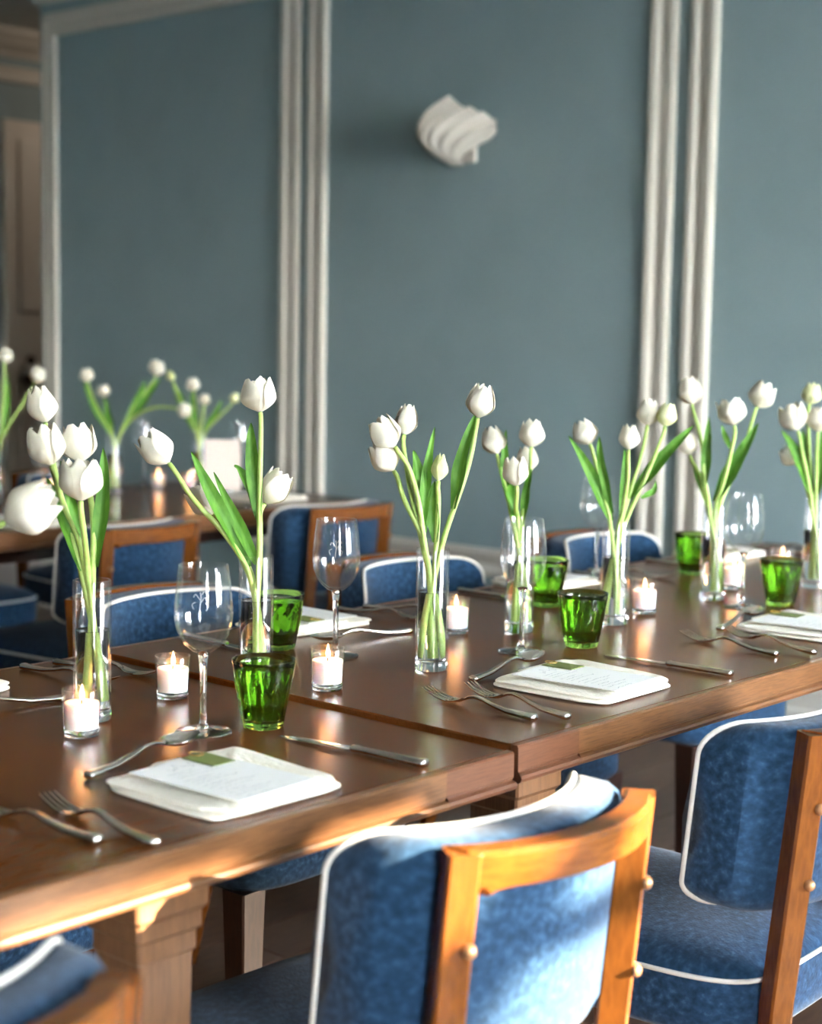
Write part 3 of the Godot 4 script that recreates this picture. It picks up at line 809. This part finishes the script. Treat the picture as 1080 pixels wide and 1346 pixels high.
# ---------------------------------------------------------------- glass and candles
func make_vase(v: Vector2, label: String) -> void:
	var t := thing("glass_vase", label, "vase", Vector3(v.x, TOP if v.x > 0.0 else LOW, v.y), 0.0, "cylinder vases of tulips")
	var R := 0.0253
	var wall: Mesh = lathe([Vector2(R, 0.016), Vector2(R, 0.187), Vector2(R - 0.0005, 0.1885), Vector2(R - 0.0015, 0.189), Vector2(R - 0.0023, 0.1885), Vector2(R - 0.0026, 0.187), Vector2(R - 0.0026, 0.016)], 48) if not made.has("vase") else made.vase
	made.vase = wall
	put("cylinder", wall, M.pane, t)
	if not made.has("vase_base"):
		made.vase_base = lathe([Vector2(0, 0.0005), Vector2(R - 0.002, 0.0005), Vector2(R, 0.003), Vector2(R, 0.016), Vector2(R - 0.0026, 0.0175), Vector2(R - 0.006, 0.0165), Vector2(0, 0.0155)], 48)
		made.water = lathe([Vector2(0, 0.0185), Vector2(R - 0.003, 0.0185), Vector2(R - 0.003, 0.122), Vector2(R - 0.0036, 0.1212), Vector2(R - 0.006, 0.1205), Vector2(0, 0.1205)], 48)
	put("thick_base", made.vase_base, M.clear, t)
	put("water", made.water, M.water, t)

func wine_meshes() -> void:
	made.bowl = lathe([Vector2(0.0062, 0.1045), Vector2(0.014, 0.1080), Vector2(0.0235, 0.116), Vector2(0.0315, 0.1275), Vector2(0.0365, 0.141), Vector2(0.0382, 0.155), Vector2(0.0375, 0.172), Vector2(0.0352, 0.196), Vector2(0.0322, 0.2195), Vector2(0.0319, 0.2203), Vector2(0.0313, 0.2203), Vector2(0.0310, 0.2195), Vector2(0.0340, 0.196), Vector2(0.0363, 0.172), Vector2(0.0369, 0.155), Vector2(0.0352, 0.1415), Vector2(0.0300, 0.1285), Vector2(0.0220, 0.118), Vector2(0.0125, 0.111), Vector2(0.0, 0.1085)], 48)
	made.stem = lathe([Vector2(0.0085, 0.0065), Vector2(0.0062, 0.0095), Vector2(0.0048, 0.016), Vector2(0.0042, 0.030), Vector2(0.0041, 0.060), Vector2(0.0046, 0.085), Vector2(0.0058, 0.098), Vector2(0.0085, 0.1065), Vector2(0.004, 0.1078), Vector2(0.0, 0.1082)], 28)
	made.foot = lathe([Vector2(0, 0.0012), Vector2(0.030, 0.0004), Vector2(0.0365, 0.0006), Vector2(0.0375, 0.0015), Vector2(0.0365, 0.0026), Vector2(0.025, 0.0036), Vector2(0.014, 0.0050), Vector2(0.0085, 0.0065)], 48)

func make_wine(at: Vector2, label: String, emblem := false, top := TOP) -> void:
	if not made.has("bowl"):
		wine_meshes()
	var t := thing("wine_glass", label, "wine glass", Vector3(at.x, top, at.y), 0.0, "empty wine glasses")
	put("bowl", made.bowl, M.pane, t)
	put("stem", made.stem, M.clear, t)
	put("foot", made.foot, M.clear, t)
	if emblem:
		# the frosted sprig etched on the side of the bowl
		var st := st_new()
		var f := func(a: float, y: float) -> Vector3:
			var r := lerpf(0.0378, 0.0358, clampf((y - 0.16) / 0.03, 0, 1)) + 0.0004
			return Vector3(r * cos(a), y, -r * sin(a))
		for s in [[[0.0, 0.163], [0.02, 0.172], [0.05, 0.182], [0.02, 0.190]], [[0.03, 0.176], [0.18, 0.183], [0.26, 0.178]], [[0.02, 0.180], [-0.14, 0.187], [-0.22, 0.183]], [[0.22, 0.166], [0.30, 0.172], [0.20, 0.176]], [[0.28, 0.186], [0.18, 0.191], [0.08, 0.187]], [[-0.2, 0.168], [-0.26, 0.174], [-0.14, 0.177]]]:
			var pts := []
			for p in s:
				pts.append(f.call(p[0] + 3.86, p[1]))
			tube_into(st, smooth_path(pts, 5), PackedFloat32Array([0.0005]), 6)
		put("etched_sprig", done(st), M.frost, t)

func make_tumbler(at: Vector2, label: String, turn: float, top := TOP) -> void:
	var t := thing("green_tumbler", label, "tumbler", Vector3(at.x, top, at.y), turn, "green fluted tumblers")
	if not made.has("tumbler"):
		var st := st_new()
		var rows := []
		# height, radius, how faceted
		for p in [[0.0006, 0.0, 0.0], [0.0006, 0.024, 0.0], [0.0015, 0.0268, 0.2], [0.006, 0.0278, 0.6], [0.014, 0.0292, 1.0], [0.035, 0.0330, 1.0], [0.052, 0.0362, 1.0], [0.062, 0.0382, 0.9], [0.0665, 0.0389, 0.35], [0.069, 0.0391, 0.0], [0.080, 0.0408, 0.0], [0.091, 0.0424, 0.0], [0.0918, 0.0422, 0.0], [0.092, 0.0414, 0.0], [0.0916, 0.0407, 0.0], [0.08, 0.0389, 0.0], [0.06, 0.0357, 0.0], [0.03, 0.0304, 0.0], [0.015, 0.0268, 0.0], [0.0105, 0.024, 0.0], [0.009, 0.015, 0.0], [0.009, 0.0, 0.0]]:
			var ring := PackedVector3Array()
			for j in 90:
				var a := TAU * j / 90.0
				var w := fposmod(a, TAU / 9.0) - TAU / 18.0
				var flat := lerpf(1.0, cos(PI / 9.0) / cos(w) * 1.035, p[2])
				ring.append(Vector3(p[1] * flat * cos(a), p[0], -p[1] * flat * sin(a)))
			rows.append(ring)
		loft(st, rows)
		made.tumbler = done(st)
	put("fluted_glass", made.tumbler, M.green_glass, t)

func make_votive(at: Vector2, label: String, light: float, top := TOP) -> void:
	var t := thing("votive_holder", "clear glass votive cup " + label, "candle holder", Vector3(at.x, top, at.y), 0.0, "votive cups")
	if not made.has("votive"):
		made.votive = lathe([Vector2(0.0228, 0.0095), Vector2(0.0254, 0.0605), Vector2(0.0250, 0.0616), Vector2(0.0243, 0.0618), Vector2(0.0238, 0.0612), Vector2(0.0214, 0.0095)], 40)
		made.votive_base = lathe([Vector2(0, 0.0005), Vector2(0.0205, 0.0005), Vector2(0.0222, 0.002), Vector2(0.0228, 0.0095), Vector2(0.0214, 0.0105), Vector2(0.018, 0.0095), Vector2(0, 0.0088)], 40)
		made.wax = lathe([Vector2(0, 0), Vector2(0.0205, 0), Vector2(0.0210, 0.001), Vector2(0.0222, 0.0315), Vector2(0.0217, 0.0332), Vector2(0.0195, 0.0328), Vector2(0.012, 0.0318), Vector2(0.0, 0.0312)], 40)
		made.wick = tube(PackedVector3Array([Vector3(0, 0.030, 0), Vector3(0.0005, 0.036, 0), Vector3(0.0012, 0.0395, 0)]), PackedFloat32Array([0.0008, 0.0008, 0.0006]), 6)
		made.flame = lathe([Vector2(0.0, 0.0), Vector2(0.0022, 0.0015), Vector2(0.0036, 0.005), Vector2(0.0036, 0.0085), Vector2(0.0024, 0.0135), Vector2(0.0011, 0.0185), Vector2(0.0, 0.022)], 18)
	put("glass_cup", made.votive, M.pane, t)
	put("glass_base", made.votive_base, M.clear, t)
	var c := thing("candle", "lit white candle in the votive cup " + label, "candle", Vector3(at.x, top + 0.0107, at.y), 0.0, "lit votive candles")
	put("wax", made.wax, M.wax, c)
	put("wick", made.wick, M.wick, c)
	put("flame", made.flame, M.flame, c, Vector3(0.0008, 0.0355, 0))
	var l := OmniLight3D.new()
	l.name = "candle_light"
	l.light_color = Color(1.0, 0.66, 0.36)
	l.light_energy = light
	l.light_size = 0.004
	l.omni_range = 12.0
	l.omni_attenuation = 2.0
	l.shadow_enabled = true
	l.position = Vector3(0.0008, 0.045, 0)
	c.add_child(l, true)

# ---------------------------------------------------------------- cutlery: lies along -z, its handle end at the origin
func section_loft(secs: Array, n := 12) -> ArrayMesh:   # [z, y of the middle, half width, half thickness]
	var st := st_new()
	var rows := []
	for s in secs:
		var ring := PackedVector3Array()
		for j in n:
			var a := TAU * j / n
			var x: float = signf(cos(a)) * pow(absf(cos(a)), 0.7) * s[2]
			var y: float = signf(sin(a)) * pow(absf(sin(a)), 0.7) * s[3]
			ring.append(Vector3(x, s[1] + y, -s[0]))
		rows.append(ring)
	loft(st, rows, true, true, true)
	return done(st)

func make_fork(at: Vector2, turn: float, label: String, top := TOP, lift := 0.0, pitch := 0.0) -> void:
	var t := thing("fork", label, "fork", Vector3(at.x, top + lift, at.y), turn, "forks")
	t.rotation.x = pitch
	if not made.has("fork"):
		made.fork = section_loft([[0.0, 0.0052, 0.0045, 0.0030], [0.0015, 0.0052, 0.0072, 0.0046], [0.006, 0.0052, 0.0080, 0.0048], [0.020, 0.0050, 0.0074, 0.0036], [0.05, 0.0055, 0.0062, 0.0030], [0.075, 0.0090, 0.0046, 0.0027], [0.095, 0.0135, 0.0036, 0.0026], [0.110, 0.0150, 0.0032, 0.0026], [0.122, 0.0125, 0.0036, 0.0024], [0.130, 0.0085, 0.0060, 0.0020]])
		var st := st_new()
		var rows := []
		for s in [[0.128, 0.0095, 0.0050], [0.134, 0.0062, 0.0085], [0.141, 0.0036, 0.0112], [0.150, 0.0026, 0.0122], [0.158, 0.0028, 0.0121]]:
			var ring := PackedVector3Array()
			for j in 12:
				var a := TAU * j / 12
				ring.append(Vector3(cos(a) * s[2], s[1] + sin(a) * 0.0014 + 0.0025 * pow(cos(a), 2.0), -s[0]))
			rows.append(ring)
		loft(st, rows, true, true, true)
		made.fork_head = done(st)
		var path := [Vector3(0, 0.0035, -0.156), Vector3(0, 0.0045, -0.170), Vector3(0, 0.0085, -0.187), Vector3(0, 0.0150, -0.204)]
		made.tine = tube(smooth_path(path, 4), PackedFloat32Array([0.0021, 0.0021, 0.0021, 0.0020, 0.0020, 0.0019, 0.0018, 0.0017, 0.0016, 0.0015, 0.0013, 0.0010, 0.0006]), 8)
	put("handle", made.fork, M.steel, t)
	put("head", made.fork_head, M.steel, t)
	for k in 4:
		put("tine", made.tine, M.steel, t, Vector3((k - 1.5) * 0.0064, 0, 0))

func make_knife(at: Vector2, turn: float, label: String, top := TOP) -> void:
	var t := thing("knife", label, "knife", Vector3(at.x, top, at.y), turn, "knives")
	if not made.has("knife"):
		made.knife = section_loft([[0.0, 0.0056, 0.0050, 0.0030], [0.0015, 0.0056, 0.0084, 0.0046], [0.006, 0.0056, 0.0092, 0.0050], [0.012, 0.0056, 0.0086, 0.0042], [0.05, 0.0056, 0.0078, 0.0040], [0.09, 0.0056, 0.0060, 0.0038], [0.104, 0.0056, 0.0052, 0.0040], [0.109, 0.0056, 0.0066, 0.0046], [0.113, 0.0056, 0.0066, 0.0046], [0.116, 0.0050, 0.0055, 0.0020]])
		made.blade = section_loft([[0.114, 0.0048, 0.0058, 0.0016], [0.122, 0.0044, 0.0088, 0.0013], [0.150, 0.0036, 0.0096, 0.0011], [0.190, 0.0026, 0.0096, 0.0010], [0.215, 0.0020, 0.0082, 0.0009], [0.228, 0.0016, 0.0052, 0.0008], [0.234, 0.0014, 0.0012, 0.0006]])
	put("handle", made.knife, M.steel, t)
	put("blade", made.blade, M.blade, t)

func make_spoon(at: Vector2, turn: float, label: String, top := TOP, lift := 0.0, pitch := 0.0) -> void:
	var t := thing("spoon", label, "spoon", Vector3(at.x, top + lift, at.y), turn, "spoons")
	t.rotation.x = pitch
	if not made.has("spoon"):
		made.spoon = section_loft([[0.0, 0.0050, 0.0045, 0.0028], [0.0015, 0.0050, 0.0070, 0.0044], [0.006, 0.0050, 0.0078, 0.0046], [0.020, 0.0050, 0.0072, 0.0034], [0.05, 0.0058, 0.0060, 0.0029], [0.080, 0.0105, 0.0044, 0.0026], [0.105, 0.0150, 0.0034, 0.0025], [0.122, 0.0150, 0.0032, 0.0024], [0.134, 0.0125, 0.0040, 0.0022], [0.141, 0.0112, 0.0058, 0.0018]])
		var st := st_new()
		var n := 15
		var up := []
		var low := []
		for i in n:
			var u := i / float(n - 1)
			var z := 0.138 + 0.062 * u
			var hw := 0.0208 * pow(sin(PI * clampf(0.04 + 0.93 * pow(u, 0.85), 0.0, 1.0)), 0.62)
			var rim := 0.0110 + 0.0022 * u
			var deep := 0.0095 * sin(PI * clampf(0.05 + 0.9 * u, 0, 1))
			var a := PackedVector3Array()
			var b := PackedVector3Array()
			for j in 13:
				var v := j / 6.0 - 1.0
				var p := Vector3(v * hw, rim - deep * (1.0 - v * v), -z)
				a.append(p)
				b.append(p - Vector3(0, 0.0011, 0))
			up.append(a)
			low.append(b)
		loft(st, up, false)
		for k in low.size():
			var b: PackedVector3Array = low[k]
			b.reverse()
			low[k] = b
		loft(st, low, false)
		for i in n - 1:
			quad(st, low[i][0], up[i][12], up[i + 1][12], low[i + 1][0])
			quad(st, up[i][0], low[i][12], low[i + 1][12], up[i + 1][0])
		made.spoon_bowl = done(st)
	put("handle", made.spoon, M.steel, t)
	put("bowl", made.spoon_bowl, M.steel, t)

# ---------------------------------------------------------------- napkin with menu
func soft_slab(hx: float, hz: float, thick: float, y: float, sd: int, skew := 0.0) -> ArrayMesh:
	var r := RandomNumberGenerator.new()
	r.seed = sd
	var wob := [r.randf() * TAU, r.randf() * TAU, r.randf() * TAU]
	var st := st_new()
	var rows := []
	for p in [[-0.012, 0.0], [-0.004, 0.12], [0.0, 0.35], [0.0, 0.65], [-0.003, 0.88], [-0.009, 0.99], [-0.03, 1.06], [-0.06, 1.08], [-0.095, 1.08]]:
		var ring := PackedVector3Array()
		for j in 64:
			var a := TAU * j / 64.0
			var cx := signf(cos(a)) * pow(absf(cos(a)), 0.28)
			var cz := -signf(sin(a)) * pow(absf(sin(a)), 0.28)
			var wv := 0.0016 * sin(3 * a + wob[0]) + 0.0010 * sin(7 * a + wob[1])
			var x: float = cx * (hx + p[0] + wv)
			var z: float = cz * (hz + p[0] + wv)
			ring.append(Vector3(x + skew * z, y + thick * p[1] + 0.0008 * sin(5 * a + wob[2]) * p[1], z))
		rows.append(ring)
	loft(st, rows, true, true, true)
	return done(st)

func make_setting(at: Vector2, turn: float, where: String, seed_no: int, top := TOP, depth := 0.102) -> void:
	var np := thing("napkin", "folded cream linen napkin " + where, "napkin", Vector3(at.x, top, at.y), turn, "folded linen napkins")
	put("lower_fold", soft_slab(0.102, depth, 0.0062, 0.0005, seed_no), M.napkin, np)
	put("middle_fold", soft_slab(0.099, depth - 0.002, 0.0048, 0.0070, seed_no + 1, 0.03), M.napkin, np, Vector3(0.001, 0, -0.001), Vector3(0, 0.02, 0))
	put("upper_fold", soft_slab(0.072, depth - 0.004, 0.0042, 0.0121, seed_no + 2, -0.05), M.napkin, np, Vector3(0.024, 0, 0.0), Vector3(0, -0.03, 0))
	var by := Basis(Vector3.UP, turn)
	var c0 := Vector3(at.x, top + 0.0176, at.y) + by * Vector3(-0.008, 0, 0.006)
	var cd := thing("menu_card", "white menu card on the napkin " + where, "menu card", c0, turn + 0.06, "menu cards")
	put("card", block(Vector3(0.122, 0.0012, minf(0.176, depth * 1.72)), 0.0003), M.card, cd)
	var st := st_new(false)
	var hz := minf(0.176, depth * 1.72) / 2.0 - 0.002
	for p in [[Vector3(-0.059, 0, hz), Vector2(0, 1)], [Vector3(0.059, 0, -hz), Vector2(1, 0)], [Vector3(0.059, 0, hz), Vector2(1, 1)], [Vector3(-0.059, 0, hz), Vector2(0, 1)], [Vector3(-0.059, 0, -hz), Vector2(0, 0)], [Vector3(0.059, 0, -hz), Vector2(1, 0)]]:
		st.set_uv(p[1])
		st.add_vertex(p[0])
	put("script_print", done(st), M.print, cd, Vector3(0, 0.0009, 0))
	var g0 := c0 + Basis(Vector3.UP, turn + 0.06) * Vector3(0.036, 0.0024, -hz + 0.028)
	var g := thing("name_tag", "olive green name tag on the napkin " + where, "name tag", g0, turn + 0.03, "green name tags")
	put("tag", block(Vector3(0.036, 0.0012, 0.054), 0.0003), M.tag, g)
	var clip := smooth_path([Vector3(-0.008, 0.0022, -0.018), Vector3(-0.004, 0.0024, -0.030), Vector3(0.004, 0.0024, -0.031), Vector3(0.008, 0.0022, -0.021), Vector3(0.004, 0.0022, -0.013), Vector3(-0.004, 0.0022, -0.014), Vector3(-0.007, 0.0022, -0.022)], 5)
	put("brass_clip", tube(clip, PackedFloat32Array([0.0007]), 6), M.gold, g)

# ---------------------------------------------------------------- tulips
func petal_mesh(length: float, width: float, open: float, sd: int) -> ArrayMesh:
	# one petal of a cup: it starts at the foot, bellies out and closes towards the tip by as much as the flower is closed
	var r := RandomNumberGenerator.new()
	r.seed = sd
	var st := st_new()
	var inner := []
	var outer := []
	var n := 11
	var flare := open + r.randf_range(-0.08, 0.08)
	var wave := r.randf() * TAU
	for i in n:
		var v := i / float(n - 1)
		var R := width / 2.0
		var belly := pow(sin(minf(v * 2.1, 1.0) * PI / 2.0), 0.75)
		var close := pow(maxf(v - 0.35, 0.0) / 0.65, 1.8)
		var rad := R * (0.10 + 0.90 * belly) * (1.0 - close * (0.62 - 0.72 * flare))
		var y := length * (0.02 + 0.98 * pow(v, 0.92)) - length * 0.06 * sin(v * PI)
		var half := 0.78 * pow(sin(PI * clampf(0.14 + 0.78 * v, 0.0, 1.0)), 0.5)
		var a := PackedVector3Array()
		var b := PackedVector3Array()
		for j in 9:
			var s := j / 4.0 - 1.0
			var th := s * half * 1.12
			var notch := length * (0.12 * s * s * pow(v, 3.0) + 0.02 * absf(s) * pow(v, 6.0) + 0.016 * sin(7.0 * s + wave) * v * v)
			var rr := rad * (1.0 + 0.05 * s * s)
			var p := Vector3(rr * sin(th), y - notch, rr * cos(th))
			a.append(p)
			b.append(p - Vector3(sin(th), 0, cos(th)) * 0.0006)
		outer.append(a)
		b.reverse()
		inner.append(b)
	loft(st, outer, false)
	loft(st, inner, false)
	return done(st)

func leaf_mesh(foot: Vector3, mid: Vector3, tip: Vector3, width: float, twist: float, eye: Vector3) -> ArrayMesh:
	var path := smooth_path([foot, foot.lerp(mid, 0.5) * 0.9 + (foot.lerp(tip, 0.25)) * 0.1, mid, mid.lerp(tip, 0.55) + (mid - foot.lerp(tip, 0.5)) * 0.25, tip], 5)
	var st := st_new()
	var up := []
	var low := []
	var n := path.size()
	for i in n:
		var v := i / float(n - 1)
		var t := (path[min(i + 1, n - 1)] - path[max(i - 1, 0)]).normalized()
		var face := (eye - (eye.dot(t)) * t).normalized().rotated(t, twist * (1.2 - v * 0.7))
		var side := t.cross(face).normalized()
		var half := width * 0.5 * (0.35 + 0.65 * sin(PI * minf(v / 0.9, 0.5))) * pow(maxf(1.0 - pow(maxf(v - 0.35, 0.0) / 0.65, 1.6), 0.0), 1.0) + 0.0004
		var a := PackedVector3Array()
		var b := PackedVector3Array()
		for j in 7:
			var s := j / 3.0 - 1.0
			var p := path[i] + side * s * half + face * (absf(s) - 0.4) * half * 0.55 + face * 0.0012 * sin(v * 14.0) * s
			a.append(p + face * 0.0005)
			b.append(p)
		up.append(b)
		a.reverse()
		low.append(a)
	loft(st, up, false)
	loft(st, low, false)
	return done(st)

func tulips(eye_pos: Vector3) -> void:
	var r := RandomNumberGenerator.new()
	r.seed = 21
	for k in TULIPS.size():
		var d: Array = TULIPS[k]
		var stem: Array = d[2]
		var foot: Vector3 = stem[0]
		var top: Vector3 = stem[-1]
		var axis: Vector3 = d[3]
		var t := thing("tulip", d[1], "tulip", foot, 0.0, "white tulips in the vases")
		var pts := []
		for p in stem:
			pts.append(p - foot)
		pts.insert(pts.size() - 1, pts[-1] - axis * 0.012)
		var path := rounded_path(pts, 3)
		var radii := PackedFloat32Array()
		for i in path.size():
			radii.append(lerpf(0.0046, 0.0036, i / float(path.size() - 1)))
		put("stem", tube(path, radii, 10), M.stem, t)
		var head := Node3D.new()
		head.name = "flower"
		t.add_child(head)
		head.position = top - foot
		var side := axis.cross(Vector3(0.31, 0.1, 0.94)).normalized()
		head.basis = Basis(side, axis, side.cross(axis))
		var spin := r.randf() * TAU
		var kind: int = d[7]
		for j in 6:
			var outer := j % 2 == 0
			var pm := petal_mesh(d[4] * (1.0 if outer else 1.03), d[5] * (1.04 if outer else 0.93), d[6] * (1.0 if outer else 0.75), k * 10 + j)
			put("petal", pm, M.petal[kind], head, Vector3.ZERO, Vector3(0, spin + j * TAU / 6.0 + r.randf_range(-0.12, 0.12), 0))
		if kind < 2:
			put("pistil", lathe([Vector2(0, 0), Vector2(0.003, 0.001), Vector2(0.0035, 0.012), Vector2(0.004, 0.016), Vector2(0, 0.018)], 10), M.stem, head)
		for l in d[8]:
			var lf: Vector3 = l[0]
			var eye: Vector3 = (eye_pos - l[1]).normalized()
			put("leaf", leaf_mesh(lf - foot, l[1] - foot, l[2] - foot, l[3] * 0.98, l[4], eye), M.leaf, t)

# ---------------------------------------------------------------- what stands on the tables
func laid_tables() -> void:
	var vase_names := ["sharp glass cylinder vase at left with four tulips", "glass cylinder vase behind the nearest green tumbler", "glass cylinder vase in the middle with five crossing stems", "glass cylinder vase behind the middle wine glass", "glass cylinder vase beside the second green tumbler", "glass cylinder vase left of the far wine glass", "glass cylinder vase at the right edge", "glass cylinder vase beyond the left edge", "blurred glass vase on the back table left of two votives", "blurred glass vase on the back table behind the menu stand", "blurred glass vase at the left edge of the back table"]
	for i in VASES.size():
		make_vase(VASES[i], vase_names[i])
	make_wine(Vector2(-0.218, -0.347), "wine glass nearest the camera, left of the green tumbler", true, LOW)
	make_wine(Vector2(0.251, -0.567), "wine glass with an etched sprig behind a votive, left of the middle vase", true)
	make_wine(Vector2(0.495, -0.381), "wine glass in front of the vase right of the middle one", true)
	make_wine(Vector2(1.272, -0.784), "wine glass behind the vase beside the bright votive")
	make_wine(Vector2(1.17, -0.367), "wine glass at right in front of a votive and beside the last vase", true)
	make_wine(Vector2(1.829, -3.0), "blurred wine glass on the back table by the left vase")
	make_wine(Vector2(2.073, -2.80), "blurred wine glass on the back table by the menu stand")
	make_wine(Vector2(1.22, -2.70), "blurred wine glass on the back table at the left edge")
	make_tumbler(Vector2(-0.142, -0.314), "green fluted tumbler nearest the camera", 0.2, LOW)
	make_tumbler(Vector2(0.606, -0.34), "green fluted tumbler second along the near side", 0.9)
	make_tumbler(Vector2(1.243, -0.325), "green fluted tumbler at right glowing with candle light", 0.4)
	make_tumbler(Vector2(0.225, -0.672), "green fluted tumbler half hidden behind a tulip vase", 0.5)
	make_tumbler(Vector2(0.893, -0.632), "green fluted tumbler behind the middle wine glass", 0.1)
	make_tumbler(Vector2(1.481, -0.673), "green fluted tumbler farthest away by the wall moulding", 0.7)
	make_votive(Vector2(-0.34, -0.442), "nearest the left vase", CANDLE, LOW)
	make_votive(Vector2(-0.115, -0.531), "left of the nearest wine glass", CANDLE, LOW)
	make_votive(Vector2(0.064, -0.4), "right of the nearest green tumbler", CANDLE)
	make_votive(Vector2(0.548, -0.567), "behind the middle vase", CANDLE)
	make_votive(Vector2(0.968, -0.458), "right of the second green tumbler", CANDLE)
	make_votive(Vector2(1.363, -0.501), "behind the far wine glass stem", CANDLE)
	make_votive(Vector2(1.60, -0.52), "behind the last green tumbler near the wall", CANDLE)
	make_votive(Vector2(1.846, -2.946), "on the back table, left of the pair", CANDLE)
	make_votive(Vector2(1.857, -2.80), "on the back table, right of the pair", CANDLE)
	make_votive(Vector2(1.54, -3.02), "on the back table behind the left vase", CANDLE)
	make_votive(Vector2(1.33, -2.82), "on the back table by the left edge", CANDLE)
	# near side, left to right
	make_setting(Vector2(-0.376, -0.130), 0.0, "nearest the camera", 100, LOW)
	make_setting(Vector2(0.352, -0.153), 0.03, "right of the table joint", 110)
	make_setting(Vector2(1.03, -0.150), 0.05, "at the right edge", 120)
	# far side
	make_setting(Vector2(-0.345, -0.80), PI, "at the left edge across the table", 130, LOW, 0.08)
	make_setting(Vector2(0.405, -0.795), PI - 0.05, "across the table behind a wine glass stem", 140, TOP, 0.08)
	make_setting(Vector2(1.115, -0.80), PI, "across the table behind two green tumblers", 150, TOP, 0.08)
	make_setting(Vector2(1.80, -0.80), PI, "across the table by the wall moulding", 160, TOP, 0.08)
	# back table
	make_setting(Vector2(1.87, -2.46), 0.0, "on the back table by its end", 170)
	make_setting(Vector2(0.93, -2.38), 0.0, "on the back table at the left edge", 180)
	make_fork(Vector2(-0.603, -0.062), 0.08, "fork cut by the left edge, outer of the nearest pair", LOW)
	make_fork(Vector2(-0.568, -0.014), -0.06, "inner fork of the nearest pair", LOW)
	make_knife(Vector2(-0.143, -0.027), 0.08, "knife in front of the nearest green tumbler", LOW)
	make_spoon(Vector2(-0.463, -0.268), -1.386, "spoon at the far corner of the nearest napkin", LOW, 0.0, 0.03)
	make_fork(Vector2(0.123, -0.066), -0.05, "outer fork of the pair at the table joint")
	make_fork(Vector2(0.150, -0.031), -0.16, "inner fork of the pair at the table joint", TOP, 0.003, 0.012)
	make_knife(Vector2(0.574, -0.033), 0.03, "knife right of the middle napkin")
	make_spoon(Vector2(0.253, -0.285), -1.46, "spoon at the far corner of the middle napkin", TOP, 0.0, 0.03)
	make_fork(Vector2(0.771, -0.066), -0.15, "outer fork of the pair by the right napkin")
	make_fork(Vector2(0.813, -0.021), -0.26, "inner fork of the pair by the right napkin", TOP, 0.003, 0.012)
	make_spoon(Vector2(0.905, -0.257), -1.40, "spoon behind the right napkin", TOP, 0.0, 0.03)
	make_fork(Vector2(-0.150, -0.845), PI + 0.1, "fork across the table in front of the left vase", LOW)
	make_fork(Vector2(-0.095, -0.838), PI + 0.26, "fork across the table, its tines showing right of the left vase", LOW)
	make_spoon(Vector2(-0.235, -0.622), 1.30, "spoon lying at the left edge across the table", LOW)
	make_knife(Vector2(0.180, -0.855), PI - 0.05, "knife across the table behind the nearest wine glass")
	make_fork(Vector2(0.56, -0.862), PI + 0.22, "fork across the table left of the middle vase")
	make_fork(Vector2(0.615, -0.850), PI + 0.32, "second fork across the table just behind the middle vase")
	make_spoon(Vector2(0.492, -0.618), 1.306, "spoon across the table, bowl towards the wine glass")
	make_knife(Vector2(0.905, -0.86), PI + 0.02, "knife across the table right of the middle vase")
	make_fork(Vector2(1.285, -0.85), PI + 0.1, "fork across the table behind the vase beside the bright votive")
	make_fork(Vector2(1.335, -0.85), PI + 0.25, "second fork across the table left of the wall moulding")
	make_knife(Vector2(1.58, -0.86), PI - 0.1, "knife across the table in front of the wall moulding")
	make_fork(Vector2(1.97, -0.85), PI + 0.1, "fork at the far end of the table")
	make_fork(Vector2(2.02, -0.84), PI + 0.3, "second fork at the far end of the table")
	make_knife(Vector2(1.65, -2.30), 0.05, "blurred knife on the back table")
	# the card propped up on the back table
	var t := thing("menu_stand", "blurred white card standing upright on the back table", "menu stand", Vector3(1.885, TOP, -2.675), -0.73)
	put("card", block(Vector3(0.115, 0.17, 0.003), 0.001), M.stand_card, t, Vector3(0, 0.09, 0), Vector3(-0.12, 0, 0))
	put("foot", block(Vector3(0.07, 0.012, 0.05), 0.003), M.card, t, Vector3(0, 0.0065, -0.005))
